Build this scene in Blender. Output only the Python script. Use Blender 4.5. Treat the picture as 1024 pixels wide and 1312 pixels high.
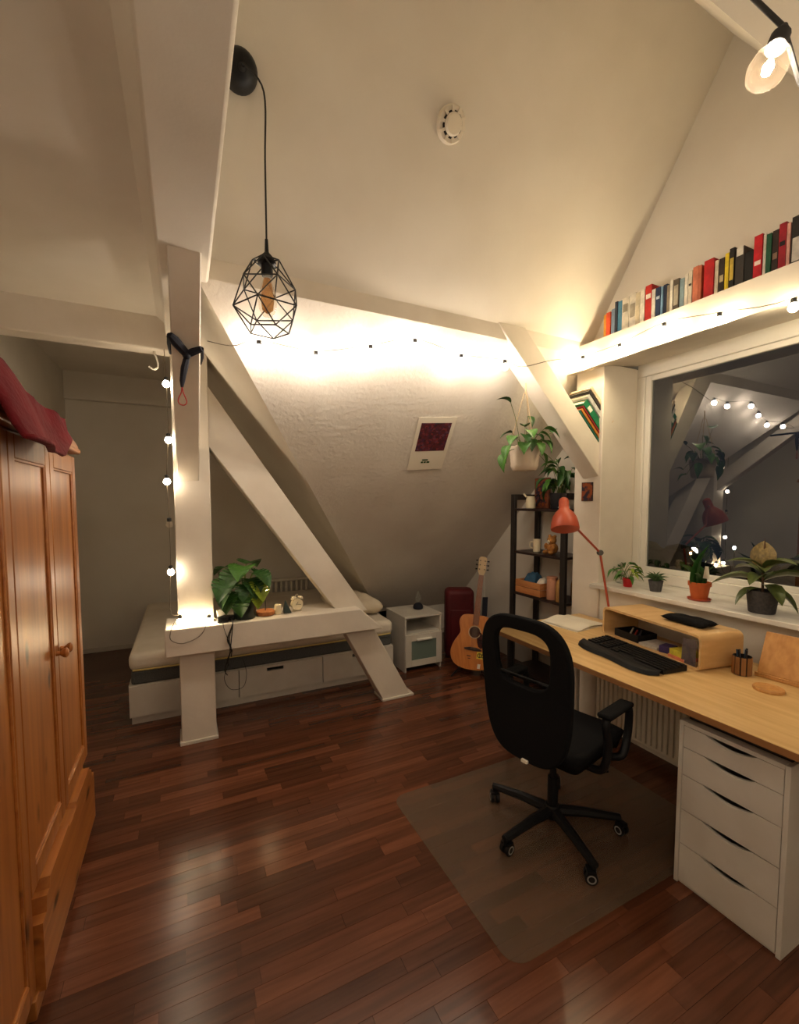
import bpy, bmesh, math, random
import numpy as np
from mathutils import Vector, Matrix
random.seed(7)
PI = math.pi
SC = bpy.context.scene
COL = SC.collection
for o in list(bpy.data.objects): bpy.data.objects.remove(o)

# ------------------------------------------------------------------ camera, world, exposure
FPX, CXP, CYP = 560.0, 512.0, 677.0          # focal length and principal point, pixels of the 1024 x 1312 frame
YAW, PITCH, CAMH = math.radians(26.2), math.radians(3.5), 1.58
cam = bpy.data.cameras.new('camera')
cam.sensor_fit = 'HORIZONTAL'; cam.sensor_width = 36.0
cam.lens = 36.0 * FPX / 1024.0
cam.shift_x = 0.0; cam.shift_y = (CYP - 656.0) / 1024.0
cam.clip_start = 0.02; cam.clip_end = 500
camo = bpy.data.objects.new('camera', cam); COL.objects.link(camo)
camo.location = (0, 0, CAMH); camo.rotation_euler = (PI / 2 - PITCH, 0, -YAW)
SC.camera = camo
SC.view_settings.view_transform = 'Standard'; SC.view_settings.look = 'None'
SC.view_settings.gamma = 1.0; SC.view_settings.use_curve_mapping = False
SC.view_settings.exposure = 2.35
wd = bpy.data.worlds.new('night_sky'); SC.world = wd; wd.use_nodes = True
wd.node_tree.nodes['Background'].inputs[0].default_value = (0.055, 0.060, 0.072, 1)
wd.node_tree.nodes['Background'].inputs[1].default_value = 0.10
BULB = 60.0                                   # radiance of the large festoon globes, in view or further along the same cable; the string down the post has dimmer bulbs
WARM = (1.0, 0.86, 0.70)

FW = np.array([math.sin(YAW) * math.cos(PITCH), math.cos(YAW) * math.cos(PITCH), -math.sin(PITCH)])
RT = np.array([math.cos(YAW), -math.sin(YAW), 0.0]); UP = np.cross(RT, FW); EYE = np.array([0, 0, CAMH])
def ray(u, v): return FW + RT * (u - CXP) / FPX - UP * (v - CYP) / FPX
def on(u, v, ax, val):                        # where a picture direction meets an axis plane (a wall, the floor, a shelf)
    d = ray(u, v); t = (val - EYE[ax]) / d[ax]; return Vector(EYE + d * t)
def pl(u, v, n, d):
    n = np.array(n, float); r = ray(u, v); t = (d - EYE @ n) / (r @ n); return Vector(EYE + r * t)
def dep(u, v, z): return Vector(EYE + ray(u, v) * z)
US = ((0, 1.55, 1), 2.69 + 1.55 * 2.24)       # upper roof slope
S1 = ((0, 1.02, 1), 2.60 + 1.02 * 2.24)       # lower roof slope

# ------------------------------------------------------------------ materials
MATS = {}
def mat(name, col, rough=0.5, metal=0.0, noise=None, col2=None, stretch=(1, 1, 1), bump=0.0, bscale=60.0, emit=None, es=0.0,
        trans=0.0, alpha=1.0, coat=0.0, spec=0.5, ior=1.45, coords='Object', ramp=(0.35, 0.65), detail=4.0, sss=0.0):
    m = bpy.data.materials.new(name); m.use_nodes = True
    nt = m.node_tree; b = nt.nodes['Principled BSDF']; L = nt.links.new
    b.inputs['Base Color'].default_value = (*col, 1); b.inputs['Roughness'].default_value = rough
    b.inputs['Metallic'].default_value = metal; b.inputs['Coat Weight'].default_value = coat
    b.inputs['Coat Roughness'].default_value = 0.12
    b.inputs['Specular IOR Level'].default_value = spec; b.inputs['IOR'].default_value = ior
    b.inputs['Transmission Weight'].default_value = trans; b.inputs['Alpha'].default_value = alpha
    if emit: b.inputs['Emission Color'].default_value = (*emit, 1); b.inputs['Emission Strength'].default_value = es
    if noise or bump:
        tc = nt.nodes.new('ShaderNodeTexCoord'); mp = nt.nodes.new('ShaderNodeMapping')
        mp.inputs['Scale'].default_value = stretch; L(tc.outputs[coords], mp.inputs[0])
    if noise:
        n = nt.nodes.new('ShaderNodeTexNoise'); n.inputs['Scale'].default_value = noise; n.inputs['Detail'].default_value = detail
        L(mp.outputs[0], n.inputs[0])
        r = nt.nodes.new('ShaderNodeValToRGB'); r.color_ramp.elements[0].position = ramp[0]; r.color_ramp.elements[1].position = ramp[1]
        r.color_ramp.elements[0].color = (*col, 1); r.color_ramp.elements[1].color = (*(col2 or col), 1)
        L(n.outputs[0], r.inputs[0]); L(r.outputs[0], b.inputs['Base Color'])
    if bump:
        n2 = nt.nodes.new('ShaderNodeTexNoise'); n2.inputs['Scale'].default_value = bscale; n2.inputs['Detail'].default_value = 3
        L(mp.outputs[0], n2.inputs[0])
        bp = nt.nodes.new('ShaderNodeBump'); bp.inputs['Strength'].default_value = bump; bp.inputs['Distance'].default_value = 0.01
        L(n2.outputs[0], bp.inputs['Height']); L(bp.outputs[0], b.inputs['Normal'])
    MATS[name] = m
    return m
def srgb(r, g, b):
    f = lambda c: (c / 255 / 12.92) if c / 255 <= 0.04045 else ((c / 255 + 0.055) / 1.055) ** 2.4
    return (f(r), f(g), f(b))

mat('plaster', srgb(224, 217, 204), 0.85, noise=2.5, col2=srgb(217, 209, 195), bump=0.04, bscale=90)
mat('stucco', srgb(222, 214, 202), 0.85, noise=3, col2=srgb(214, 205, 192), bump=0.42, bscale=42)
mat('white_timber', srgb(226, 217, 203), 0.55, noise=4, col2=srgb(216, 206, 191), stretch=(1, 1, 1), bump=0.1, bscale=25)
mat('white_lacquer', srgb(212, 206, 195), 0.35, noise=8, col2=srgb(206, 199, 187))
mat('white_frame', srgb(232, 228, 218), 0.3)
mat('marble_sill', srgb(225, 221, 212), 0.25, noise=5, col2=srgb(196, 190, 180), stretch=(3, 0.8, 3), ramp=(0.45, 0.75))
mat('radiator_white', srgb(222, 214, 196), 0.4)
mat('black_metal', (0.012, 0.012, 0.013), 0.4)
mat('black_plastic', (0.006, 0.006, 0.007), 0.5, spec=0.3)
mat('black_fabric', (0.005, 0.005, 0.006), 0.9, noise=300, col2=(0.009, 0.009, 0.010), bump=0.2, bscale=500, spec=0.15)
mat('black_wood', (0.014, 0.011, 0.010), 0.45, noise=8, col2=(0.024, 0.018, 0.016), stretch=(8, 8, 1))
mat('dark_shelf', srgb(48, 30, 26), 0.4, noise=8, col2=srgb(36, 24, 22), stretch=(1, 6, 1))
mat('chrome', (0.6, 0.6, 0.6), 0.2, 1.0)
mat('grey_plastic', srgb(150, 148, 142), 0.4)
mat('cable', (0.012, 0.011, 0.010), 0.6)
mat('cable_pale', srgb(110, 98, 82), 0.6)
mat('grey_felt', srgb(92, 94, 92), 0.95, noise=120, col2=srgb(78, 80, 79), bump=0.2, bscale=300)
mat('mattress_white', srgb(226, 216, 200), 0.9, noise=6, col2=srgb(216, 205, 188), bump=0.15, bscale=60)
mat('cream_piping', srgb(214, 190, 120), 0.9)
mat('linen', srgb(222, 208, 184), 0.95, noise=10, col2=srgb(208, 193, 168), bump=0.4, bscale=14)
mat('frosted_green', srgb(108, 124, 116), 0.35)
mat('desk_birch', srgb(222, 186, 128), 0.38, noise=6, col2=srgb(206, 166, 108), stretch=(6, 0.5, 6), coat=0.1)
mat('desk_edge', srgb(150, 104, 62), 0.5)
mat('plywood', srgb(220, 182, 128), 0.4, noise=6, col2=srgb(206, 165, 110), stretch=(1, 5, 5))
mat('plywood_edge', srgb(170, 122, 74), 0.5, noise=3, col2=srgb(205, 165, 112), stretch=(1, 1, 60))
mat('bamboo', srgb(206, 152, 88), 0.45, noise=5, col2=srgb(188, 132, 72), stretch=(10, 10, 1))
mat('stave_brown', srgb(158, 112, 66), 0.5, noise=6, col2=srgb(128, 86, 48), stretch=(8, 8, 1))
mat('cork', srgb(176, 112, 66), 0.8, noise=60, col2=srgb(150, 90, 50))
mat('lamp_orange', srgb(184, 82, 54), 0.4, noise=3, col2=srgb(176, 76, 50))
mat('lamp_inner', srgb(236, 226, 205), 0.6)
mat('terracotta', srgb(196, 96, 42), 0.7, noise=20, col2=srgb(184, 86, 36))
mat('terracotta_saucer', srgb(170, 76, 50), 0.6)
mat('grey_pot', srgb(84, 82, 82), 0.75, noise=60, col2=srgb(68, 66, 66), bump=0.2, bscale=80)
mat('dark_pot', srgb(58, 56, 58), 0.8, noise=90, col2=srgb(76, 72, 70), bump=0.3, bscale=80)
mat('green_pot', srgb(26, 40, 34), 0.35)
mat('cream_pot', srgb(206, 190, 170), 0.6)
mat('black_pot', (0.012, 0.011, 0.014), 0.5)
mat('red_pot', srgb(200, 30, 36), 0.4)
mat('soil', srgb(44, 32, 24), 0.95, noise=80, col2=srgb(60, 44, 32), bump=0.6, bscale=120)
mat('leaf_green', srgb(58, 104, 38), 0.45, noise=14, col2=srgb(80, 130, 48))
mat('leaf_dark', srgb(36, 70, 30), 0.4, noise=14, col2=srgb(54, 94, 38))
mat('leaf_lime', srgb(120, 140, 36), 0.45, noise=14, col2=srgb(140, 160, 48))
mat('leaf_monstera', srgb(38, 76, 34), 0.4, noise=10, col2=srgb(56, 98, 42))
mat('leaf_rubber', srgb(70, 84, 44), 0.3, noise=8, col2=srgb(88, 98, 50))
mat('leaf_rubber_dry', srgb(150, 128, 78), 0.4, noise=10, col2=srgb(112, 96, 60))
mat('leaf_succulent', srgb(78, 108, 66), 0.5)
mat('stem', srgb(92, 104, 44), 0.6)
mat('stem_brown', srgb(90, 64, 40), 0.7)
mat('macrame', srgb(196, 168, 130), 0.9)
mat('red_cloth', srgb(116, 12, 26), 0.95, noise=5, col2=srgb(92, 8, 20), bump=0.6, bscale=40)
mat('red_case', srgb(96, 16, 22), 0.6, noise=4, col2=srgb(74, 10, 16), bump=0.2, bscale=20)
mat('guitar_top', srgb(206, 126, 50), 0.3, noise=6, col2=srgb(190, 110, 40), stretch=(12, 1, 1), coat=0.4)
mat('guitar_side', srgb(120, 62, 26), 0.35, coat=0.3)
mat('guitar_neck', srgb(128, 74, 40), 0.4)
mat('guitar_dark', srgb(46, 26, 18), 0.45)
mat('headstock', srgb(196, 168, 128), 0.4)
mat('pickguard', srgb(70, 18, 16), 0.25, noise=25, col2=srgb(40, 10, 10))
mat('sticker_yellow', srgb(226, 206, 70), 0.6)
mat('paper_white', srgb(232, 224, 206), 0.9)
mat('strap_navy', srgb(18, 20, 34), 0.8)
mat('cord_red', srgb(176, 24, 22), 0.7)
mat('crate_pine', srgb(198, 134, 80), 0.6, noise=5, col2=srgb(178, 112, 62), stretch=(4, 1, 10))
mat('blue_cloth', srgb(54, 92, 120), 0.9)
mat('pink_tin', srgb(196, 140, 110), 0.6)
mat('amber_glass', srgb(170, 128, 74), 0.2)
mat('teddy', srgb(190, 132, 66), 0.95, noise=40, col2=srgb(150, 96, 44))
mat('photo_brown', srgb(134, 76, 48), 0.6, noise=12, col2=srgb(90, 42, 26))
mat('card_orange', srgb(150, 74, 30), 0.6, noise=30, col2=srgb(44, 34, 50), ramp=(0.42, 0.56))
mat('cream_ceramic', srgb(228, 214, 180), 0.35)
mat('clear_plastic_dark', srgb(96, 84, 84), 0.2)
mat('chrome_dark', (0.2, 0.2, 0.2), 0.3, 1.0)
mat('slot_dark', srgb(26, 20, 17), 0.8)
mat('baseboard', srgb(206, 198, 184), 0.5)
mat('detector_white', srgb(224, 214, 196), 0.5)
mat('night_tree', (0.006, 0.008, 0.006), 0.95)
mat('night_ground', (0.010, 0.010, 0.012), 0.95)
mat('lamp_far', (0.8, 0.7, 0.5), 0.5, emit=(1.0, 0.78, 0.5), es=110.0)
mat('lamp_far_green', (0.7, 0.8, 0.7), 0.5, emit=(0.75, 1.0, 0.85), es=60.0)
def bulb_mat(name, s, c=WARM):
    mat(name, (0.9, 0.85, 0.75), 0.4, emit=c, es=s)
bulb_mat('bulb_a', BULB); bulb_mat('bulb_b', BULB * .4, (1.0, 0.83, 0.60)); bulb_mat('bulb_core', BULB * 11)   # the clear bulb's small filament gives what a globe gives
bulb_mat('bulb_ledge', BULB, (1.0, 0.82, 0.52)); bulb_mat('bulb_rail', BULB * .4, (1.0, 0.80, 0.50)); bulb_mat('bulb_small', 30, (1.0, 0.72, 0.40))

def mix_glass(name, tint, refl, rough=0.0, base=None, fac=None):
    """thin pane: transparent with mirror reflection (Fresnel), optional milky diffuse share"""
    m = bpy.data.materials.new(name); m.use_nodes = True; nt = m.node_tree; L = nt.links.new
    for n in list(nt.nodes): nt.nodes.remove(n)
    out = nt.nodes.new('ShaderNodeOutputMaterial'); t = nt.nodes.new('ShaderNodeBsdfTransparent'); t.inputs[0].default_value = (*tint, 1)
    g = nt.nodes.new('ShaderNodeBsdfGlossy'); g.inputs['Roughness'].default_value = rough; g.inputs[0].default_value = (1, 1, 1, 1)
    fr = nt.nodes.new('ShaderNodeFresnel'); ge = nt.nodes.new('ShaderNodeNewGeometry'); mr = nt.nodes.new('ShaderNodeMapRange')
    mr.inputs['To Min'].default_value = refl; mr.inputs['To Max'].default_value = 1 / refl; L(ge.outputs['Backfacing'], mr.inputs['Value']); L(mr.outputs[0], fr.inputs[0])   # the same reflection from either side
    mx = nt.nodes.new('ShaderNodeMixShader'); L(fr.outputs[0], mx.inputs[0]); L(t.outputs[0], mx.inputs[1]); L(g.outputs[0], mx.inputs[2])
    last = mx
    if base:
        d = nt.nodes.new('ShaderNodeBsdfDiffuse'); d.inputs[0].default_value = (*base, 1)
        m2 = nt.nodes.new('ShaderNodeMixShader'); m2.inputs[0].default_value = fac
        L(mx.outputs[0], m2.inputs[1]); L(d.outputs[0], m2.inputs[2]); last = m2
    L(last.outputs[0], out.inputs[0]); MATS[name] = m
mix_glass('window_glass', (0.34, 0.36, 0.37), 2.1)
mix_glass('bulb_glass', (0.99, 0.97, 0.93), 1.25, base=(0.9, 0.75, 0.55), fac=0.10)
mix_glass('bulb_clear', (0.99, 0.97, 0.93), 1.4, base=(0.9, 0.7, 0.5), fac=0.002)
mix_glass('amber_bulb', (0.92, 0.74, 0.5), 1.3, rough=0.05, base=srgb(206, 150, 84), fac=0.4)
mix_glass('clear_glass', (0.95, 0.96, 0.95), 1.45, base=(0.6, 0.6, 0.55), fac=0.06)
mix_glass('mat_plastic', (0.90, 0.88, 0.85), 1.3, rough=0.25, base=srgb(160, 142, 122), fac=0.14)
mix_glass('chair_mesh', (0.9, 0.88, 0.85), 1.05, rough=0.6, base=(0.008, 0.008, 0.008), fac=0.5)
mix_glass('ruler_plastic', (0.8, 0.78, 0.8), 1.4, base=srgb(120, 108, 110), fac=0.5)

def pine(name, c1, c2, dark, axis):
    """varnished knotty pine, grain along one axis"""
    m = bpy.data.materials.new(name); m.use_nodes = True; nt = m.node_tree; b = nt.nodes['Principled BSDF']; L = nt.links.new
    tc = nt.nodes.new('ShaderNodeTexCoord'); mp = nt.nodes.new('ShaderNodeMapping'); L(tc.outputs['Object'], mp.inputs[0])
    s = [14, 14, 14]; s[axis] = 0.9; mp.inputs['Scale'].default_value = s
    n = nt.nodes.new('ShaderNodeTexNoise'); n.inputs['Scale'].default_value = 1.6; n.inputs['Detail'].default_value = 5; n.inputs['Distortion'].default_value = 0.5
    L(mp.outputs[0], n.inputs[0])
    r = nt.nodes.new('ShaderNodeValToRGB'); e = r.color_ramp.elements
    e[0].position = 0.33; e[0].color = (*c2, 1); e[1].position = 0.66; e[1].color = (*c1, 1); L(n.outputs[0], r.inputs[0])
    mp2 = nt.nodes.new('ShaderNodeMapping'); L(tc.outputs['Object'], mp2.inputs[0]); s2 = [5.0, 5.0, 5.0]; s2[axis] = 2.0; mp2.inputs['Scale'].default_value = s2
    v = nt.nodes.new('ShaderNodeTexVoronoi'); v.inputs['Scale'].default_value = 1.35; L(mp2.outputs[0], v.inputs[0])
    r2 = nt.nodes.new('ShaderNodeValToRGB'); e = r2.color_ramp.elements
    e[0].position = 0.06; e[0].color = (1, 1, 1, 1); e[1].position = 0.15; e[1].color = (0, 0, 0, 1); L(v.outputs['Distance'], r2.inputs[0])
    mx = nt.nodes.new('ShaderNodeMix'); mx.data_type = 'RGBA'; L(r2.outputs[0], mx.inputs[0]); L(r.outputs[0], mx.inputs[6]); mx.inputs[7].default_value = (*dark, 1)
    L(mx.outputs[2], b.inputs['Base Color']); b.inputs['Roughness'].default_value = 0.42; b.inputs['Coat Weight'].default_value = 0.15; b.inputs['Coat Roughness'].default_value = 0.32
    MATS[name] = m
pine('pine_v', srgb(176, 112, 54), srgb(146, 84, 36), srgb(66, 32, 12), 2)
pine('pine_h', srgb(184, 118, 56), srgb(154, 88, 36), srgb(70, 34, 12), 1)

def floor_wood():
    m = bpy.data.materials.new('floor_wood'); m.use_nodes = True; nt = m.node_tree; b = nt.nodes['Principled BSDF']; L = nt.links.new
    oi = nt.nodes.new('ShaderNodeObjectInfo'); ge = nt.nodes.new('ShaderNodeNewGeometry')
    ad = nt.nodes.new('ShaderNodeMath'); ad.operation = 'ADD'; L(oi.outputs['Random'], ad.inputs[0]); L(ge.outputs['Random Per Island'], ad.inputs[1])
    wn = nt.nodes.new('ShaderNodeTexWhiteNoise'); wn.noise_dimensions = '1D'; L(ad.outputs[0], wn.inputs['W'])
    r = nt.nodes.new('ShaderNodeValToRGB'); e = r.color_ramp.elements
    cols = [(0.0, srgb(80, 46, 31)), (0.3, srgb(90, 52, 35)), (0.6, srgb(99, 58, 39)), (0.85, srgb(109, 65, 44)), (1.0, srgb(120, 73, 50))]
    e[0].position, e[0].color = 0.0, (*cols[0][1], 1); e[1].position, e[1].color = 1.0, (*cols[-1][1], 1)
    for p, c in cols[1:-1]: k = e.new(p); k.color = (*c, 1)
    L(wn.outputs['Value'], r.inputs[0])
    mp = nt.nodes.new('ShaderNodeMapping'); mp.inputs['Scale'].default_value = (2.2, 34, 34); L(ge.outputs['Position'], mp.inputs[0])
    of = nt.nodes.new('ShaderNodeVectorMath'); of.operation = 'ADD'; L(mp.outputs[0], of.inputs[0]); L(wn.outputs['Color'], of.inputs[1])
    n = nt.nodes.new('ShaderNodeTexNoise'); n.inputs['Scale'].default_value = 1.2; n.inputs['Detail'].default_value = 5; L(of.outputs[0], n.inputs[0])
    r2 = nt.nodes.new('ShaderNodeValToRGB'); e = r2.color_ramp.elements; e[0].position = 0.3; e[0].color = (0.68, 0.66, 0.63, 1); e[1].position = 0.7; e[1].color = (1.15, 1.12, 1.1, 1)
    L(n.outputs[0], r2.inputs[0])
    mx = nt.nodes.new('ShaderNodeMix'); mx.data_type = 'RGBA'; mx.blend_type = 'MULTIPLY'; mx.inputs[0].default_value = 1.0
    L(r.outputs[0], mx.inputs[6]); L(r2.outputs[0], mx.inputs[7]); L(mx.outputs[2], b.inputs['Base Color'])
    b.inputs['Roughness'].default_value = 0.23; b.inputs['Specular IOR Level'].default_value = 0.5
    bp = nt.nodes.new('ShaderNodeBump'); bp.inputs['Strength'].default_value = 0.12; bp.inputs['Distance'].default_value = 0.002
    L(n.outputs[0], bp.inputs['Height']); L(bp.outputs[0], b.inputs['Normal'])
    MATS['floor_wood'] = m
floor_wood()

def poster_print():
    m = bpy.data.materials.new('poster_print'); m.use_nodes = True; nt = m.node_tree; b = nt.nodes['Principled BSDF']; L = nt.links.new
    tc = nt.nodes.new('ShaderNodeTexCoord'); v = nt.nodes.new('ShaderNodeTexVoronoi'); v.inputs['Scale'].default_value = 60; L(tc.outputs['Object'], v.inputs[0])
    n = nt.nodes.new('ShaderNodeTexNoise'); n.inputs['Scale'].default_value = 9; L(tc.outputs['Object'], n.inputs[0])
    sp = nt.nodes.new('ShaderNodeSeparateColor'); L(v.outputs['Color'], sp.inputs[0])
    av = nt.nodes.new('ShaderNodeMath'); av.operation = 'MULTIPLY_ADD'; av.inputs[1].default_value = 0.6; L(sp.outputs[0], av.inputs[0])
    sc = nt.nodes.new('ShaderNodeMath'); sc.operation = 'MULTIPLY'; sc.inputs[1].default_value = 0.4; L(n.outputs[0], sc.inputs[0]); L(sc.outputs[0], av.inputs[2])
    r = nt.nodes.new('ShaderNodeValToRGB'); e = r.color_ramp.elements
    e[0].position = 0.15; e[0].color = (*srgb(30, 24, 32), 1); e[1].position = 0.85; e[1].color = (*srgb(84, 70, 92), 1)
    k = e.new(0.45); k.color = (*srgb(92, 28, 36), 1); k = e.new(0.6); k.color = (*srgb(52, 32, 60), 1); k = e.new(0.72); k.color = (*srgb(124, 40, 42), 1)
    L(av.outputs[0], r.inputs[0]); L(r.outputs[0], b.inputs['Base Color']); b.inputs['Roughness'].default_value = 0.5
    MATS['poster_print'] = m
poster_print()

# ------------------------------------------------------------------ mesh helpers
class MB:
    def __init__(s): s.v = []; s.f = []
    def add(s, vs, fs):
        o = len(s.v); s.v += [tuple(x) for x in vs]; s.f += [tuple(i + o for i in f) for f in fs]; return s
    def box(s, x0, x1, y0, y1, z0, z1):
        return s.add([(x0, y0, z0), (x1, y0, z0), (x1, y1, z0), (x0, y1, z0), (x0, y0, z1), (x1, y0, z1), (x1, y1, z1), (x0, y1, z1)],
                     [(0, 3, 2, 1), (4, 5, 6, 7), (0, 1, 5, 4), (1, 2, 6, 5), (2, 3, 7, 6), (3, 0, 4, 7)])
    def obox(s, c, ax, ay, az, hx, hy, hz):   # oriented box: centre, three unit axes, half sizes
        c, ax, ay, az = Vector(c), Vector(ax) * hx, Vector(ay) * hy, Vector(az) * hz
        vs = [c + ax * i + ay * j + az * k for k in (-1, 1) for j in (-1, 1) for i in (-1, 1)]
        return s.add(vs, [(0, 2, 3, 1), (4, 5, 7, 6), (0, 1, 5, 4), (1, 3, 7, 5), (3, 2, 6, 7), (2, 0, 4, 6)])
    def tube(s, pts, r, n=8, cap=True):
        pts = [Vector(p) for p in pts]; rs = r if isinstance(r, (list, tuple)) else [r] * len(pts)
        rings = []; prev = None
        for i, p in enumerate(pts):
            t = (pts[min(i + 1, len(pts) - 1)] - pts[max(i - 1, 0)])
            if t.length < 1e-9: t = Vector((0, 0, 1))
            t.normalize()
            if prev is None:
                a = Vector((0, 0, 1)) if abs(t.z) < 0.9 else Vector((1, 0, 0)); nrm = t.cross(a).normalized()
            else:
                nrm = (prev - t * prev.dot(t))
                nrm = nrm.normalized() if nrm.length > 1e-6 else t.orthogonal().normalized()
            prev = nrm; bi = t.cross(nrm)
            rings.append([p + (nrm * math.cos(2 * PI * k / n) + bi * math.sin(2 * PI * k / n)) * rs[i] for k in range(n)])
        vs = [q for rg in rings for q in rg]
        fs = [(i * n + k, i * n + (k + 1) % n, (i + 1) * n + (k + 1) % n, (i + 1) * n + k) for i in range(len(rings) - 1) for k in range(n)]
        if cap: fs += [tuple(range(n - 1, -1, -1)), tuple((len(rings) - 1) * n + k for k in range(n))]
        return s.add(vs, fs)
    def lathe(s, prof, n=24, c=(0, 0, 0), ax=None, cap=True):    # profile of (r, h) about an axis through c
        c = Vector(c); az = Vector(ax).normalized() if ax else Vector((0, 0, 1))
        a1 = az.orthogonal().normalized() if ax else Vector((1, 0, 0)); a2 = az.cross(a1)
        vs = []; fs = []
        for r, h in prof:
            for k in range(n):
                a = 2 * PI * k / n; vs.append(c + az * h + (a1 * math.cos(a) + a2 * math.sin(a)) * r)
        for i in range(len(prof) - 1):
            for k in range(n): fs.append((i * n + k, i * n + (k + 1) % n, (i + 1) * n + (k + 1) % n, (i + 1) * n + k))
        if cap and prof[0][0] > 1e-6: fs.append(tuple(range(n - 1, -1, -1)))
        if cap and prof[-1][0] > 1e-6: fs.append(tuple((len(prof) - 1) * n + k for k in range(n)))
        return s.add(vs, fs)
    def prism(s, poly, d):                       # polygon of 3-D points pushed along d
        p = [Vector(q) for q in poly]; d = Vector(d); n = len(p)
        return s.add(p + [q + d for q in p], [tuple(range(n)), tuple(range(2 * n - 1, n - 1, -1))] + [(i, (i + 1) % n + 0, (i + 1) % n + n, i + n)[::-1] for i in range(n)])
    def sphere(s, c, r, n=12, m=8, sc=(1, 1, 1)):
        c = Vector(c); vs = [c + Vector((0, 0, r * sc[2]))]
        for i in range(1, m):
            t = PI * i / m
            for k in range(n): vs.append(c + Vector((r * sc[0] * math.sin(t) * math.cos(2 * PI * k / n), r * sc[1] * math.sin(t) * math.sin(2 * PI * k / n), r * sc[2] * math.cos(t))))
        vs.append(c - Vector((0, 0, r * sc[2]))); fs = [(0, 1 + k, 1 + (k + 1) % n) for k in range(n)]
        for i in range(m - 2):
            for k in range(n): fs.append((1 + i * n + k, 1 + (i + 1) * n + k, 1 + (i + 1) * n + (k + 1) % n, 1 + i * n + (k + 1) % n))
        e = len(vs) - 1; b = 1 + (m - 2) * n
        return s.add(vs, fs + [(e, b + (k + 1) % n, b + k) for k in range(n)])
    def mesh(s, name, material, off=(0, 0, 0), smooth=True):
        me = bpy.data.meshes.new(name); off = Vector(off)
        me.from_pydata([tuple(Vector(v) - off) for v in s.v], [], s.f)
        bm = bmesh.new(); bm.from_mesh(me); bmesh.ops.recalc_face_normals(bm, faces=bm.faces); bm.to_mesh(me); bm.free()
        if smooth:
            for p in me.polygons: p.use_smooth = True
            me.set_sharp_from_angle(angle=math.radians(38))
        me.materials.append(MATS[material]); return me
    def build(s, name, material, parent=None, world=False, bev=0.0, loc=None, smooth=True, seg=2):
        """one mesh object; world: vertices are world coordinates of an unrotated thing"""
        off = (0, 0, 0)
        if world and parent:
            q = parent
            while q.parent: q = q.parent
            off = q.location
        if loc is not None: off = loc
        o = bpy.data.objects.new(name, s.mesh(name, material, off, smooth)); COL.objects.link(o)
        if loc is not None: o.location = loc
        if parent: o.parent = parent
        if bev:
            b = o.modifiers.new('bevel', 'BEVEL'); b.width = bev; b.segments = seg; b.limit_method = 'ANGLE'; b.angle_limit = math.radians(40)
        return o
def tag(o, label, cat, group=None, kind=None):
    o['label'] = label; o['category'] = cat
    if group: o['group'] = group
    if kind: o['kind'] = kind
    return o
def thing(name, label, cat, loc=(0, 0, 0), rz=0.0, group=None):
    o = bpy.data.objects.new(name, None); COL.objects.link(o); o.empty_display_size = 0.05
    o.location = loc; o.rotation_euler = (0, 0, rz); return tag(o, label, cat, group)
def struct(o, label, cat): return tag(o, label, cat, None, 'structure')
def catenary(a, b, sag, n=12):
    a, b = Vector(a), Vector(b)
    return [a.lerp(b, i / n) - Vector((0, 0, sag * 4 * (i / n) * (1 - i / n))) for i in range(n + 1)]
def smooth_path(pts, n=6):
    pts = [Vector(p) for p in pts]; out = []
    for i in range(len(pts) - 1):
        p0, p1, p2, p3 = pts[max(i - 1, 0)], pts[i], pts[i + 1], pts[min(i + 2, len(pts) - 1)]
        for k in range(n):
            t = k / n
            out.append(0.5 * ((2 * p1) + (p2 - p0) * t + (2 * p0 - 5 * p1 + 4 * p2 - p3) * t * t + (3 * p1 - p0 - 3 * p2 + p3) * t ** 3))
    out.append(pts[-1]); return out

# ------------------------------------------------------------------ the setting
XL, XG, YF, YB = -1.04, 2.62, 5.45, -2.2            # left wall, gable wall, alcove end wall, wall behind the camera
def slab(name, poly, d, material, label, cat='wall'):
    return struct(MB().prism(poly, d).build(name, material, smooth=False), label, cat)
floor = struct(MB().box(XL - .1, 3.1, YB - .1, YF + .1, -0.06, -0.006).build('floor', 'floor_wood', smooth=False), 'dark reddish brown strip laminate floor across the attic room', 'floor')
PWID = 0.060
rows = []
y = YB; k = 0
while y < YF:
    x = XL - random.random() * 0.4
    while x < 3.0:
        ln = random.choice((0.30, 0.38, 0.46, 0.54, 0.62, 0.70)); rows.append((max(x, XL), min(x + ln, 3.0), y, ln, x >= XL and x + ln <= 3.0)); x += ln
    y += PWID; k += 1
def shown(r):
    c = np.array([(r[0] + r[1]) / 2, r[2] + PWID / 2, 0]) - EYE; d = c @ FW
    if d < 0.3: return 0
    u, v = CXP + FPX * (c @ RT) / d, CYP - FPX * (c @ UP) / d
    if not (-20 < u < 1044 and v < 1330) or c[0] < -0.45 and c[1] < 2.5 or c[1] > 3.55 and c[0] > -.38 or c[0] > 2.6: return 0
    return (r[1] - r[0]) / d ** 3
order = sorted([r for r in rows if r[4]], key=shown, reverse=True)[:300]
keep = set(id(r) for r in order)
pm = {}
for r in order:
    if r[3] not in pm: pm[r[3]] = MB().box(0.0005, r[3] - 0.0005, 0.0005, PWID - 0.0005, -0.0065, 0.0).mesh('plank', 'floor_wood', smooth=False)
    o = bpy.data.objects.new('plank', pm[r[3]]); COL.objects.link(o); o.location = (r[0], r[2], 0); o.parent = floor
rest = MB()
for r in rows:
    if id(r) not in keep and r[1] - r[0] > 0.01: rest.box(r[0] + .0005, r[1] - .0005, r[2] + .0005, r[2] + PWID - .0005, -0.0065, 0)
o = rest.build('plank_field', 'floor_wood', floor, smooth=False); o['kind'] = 'stuff'

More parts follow.
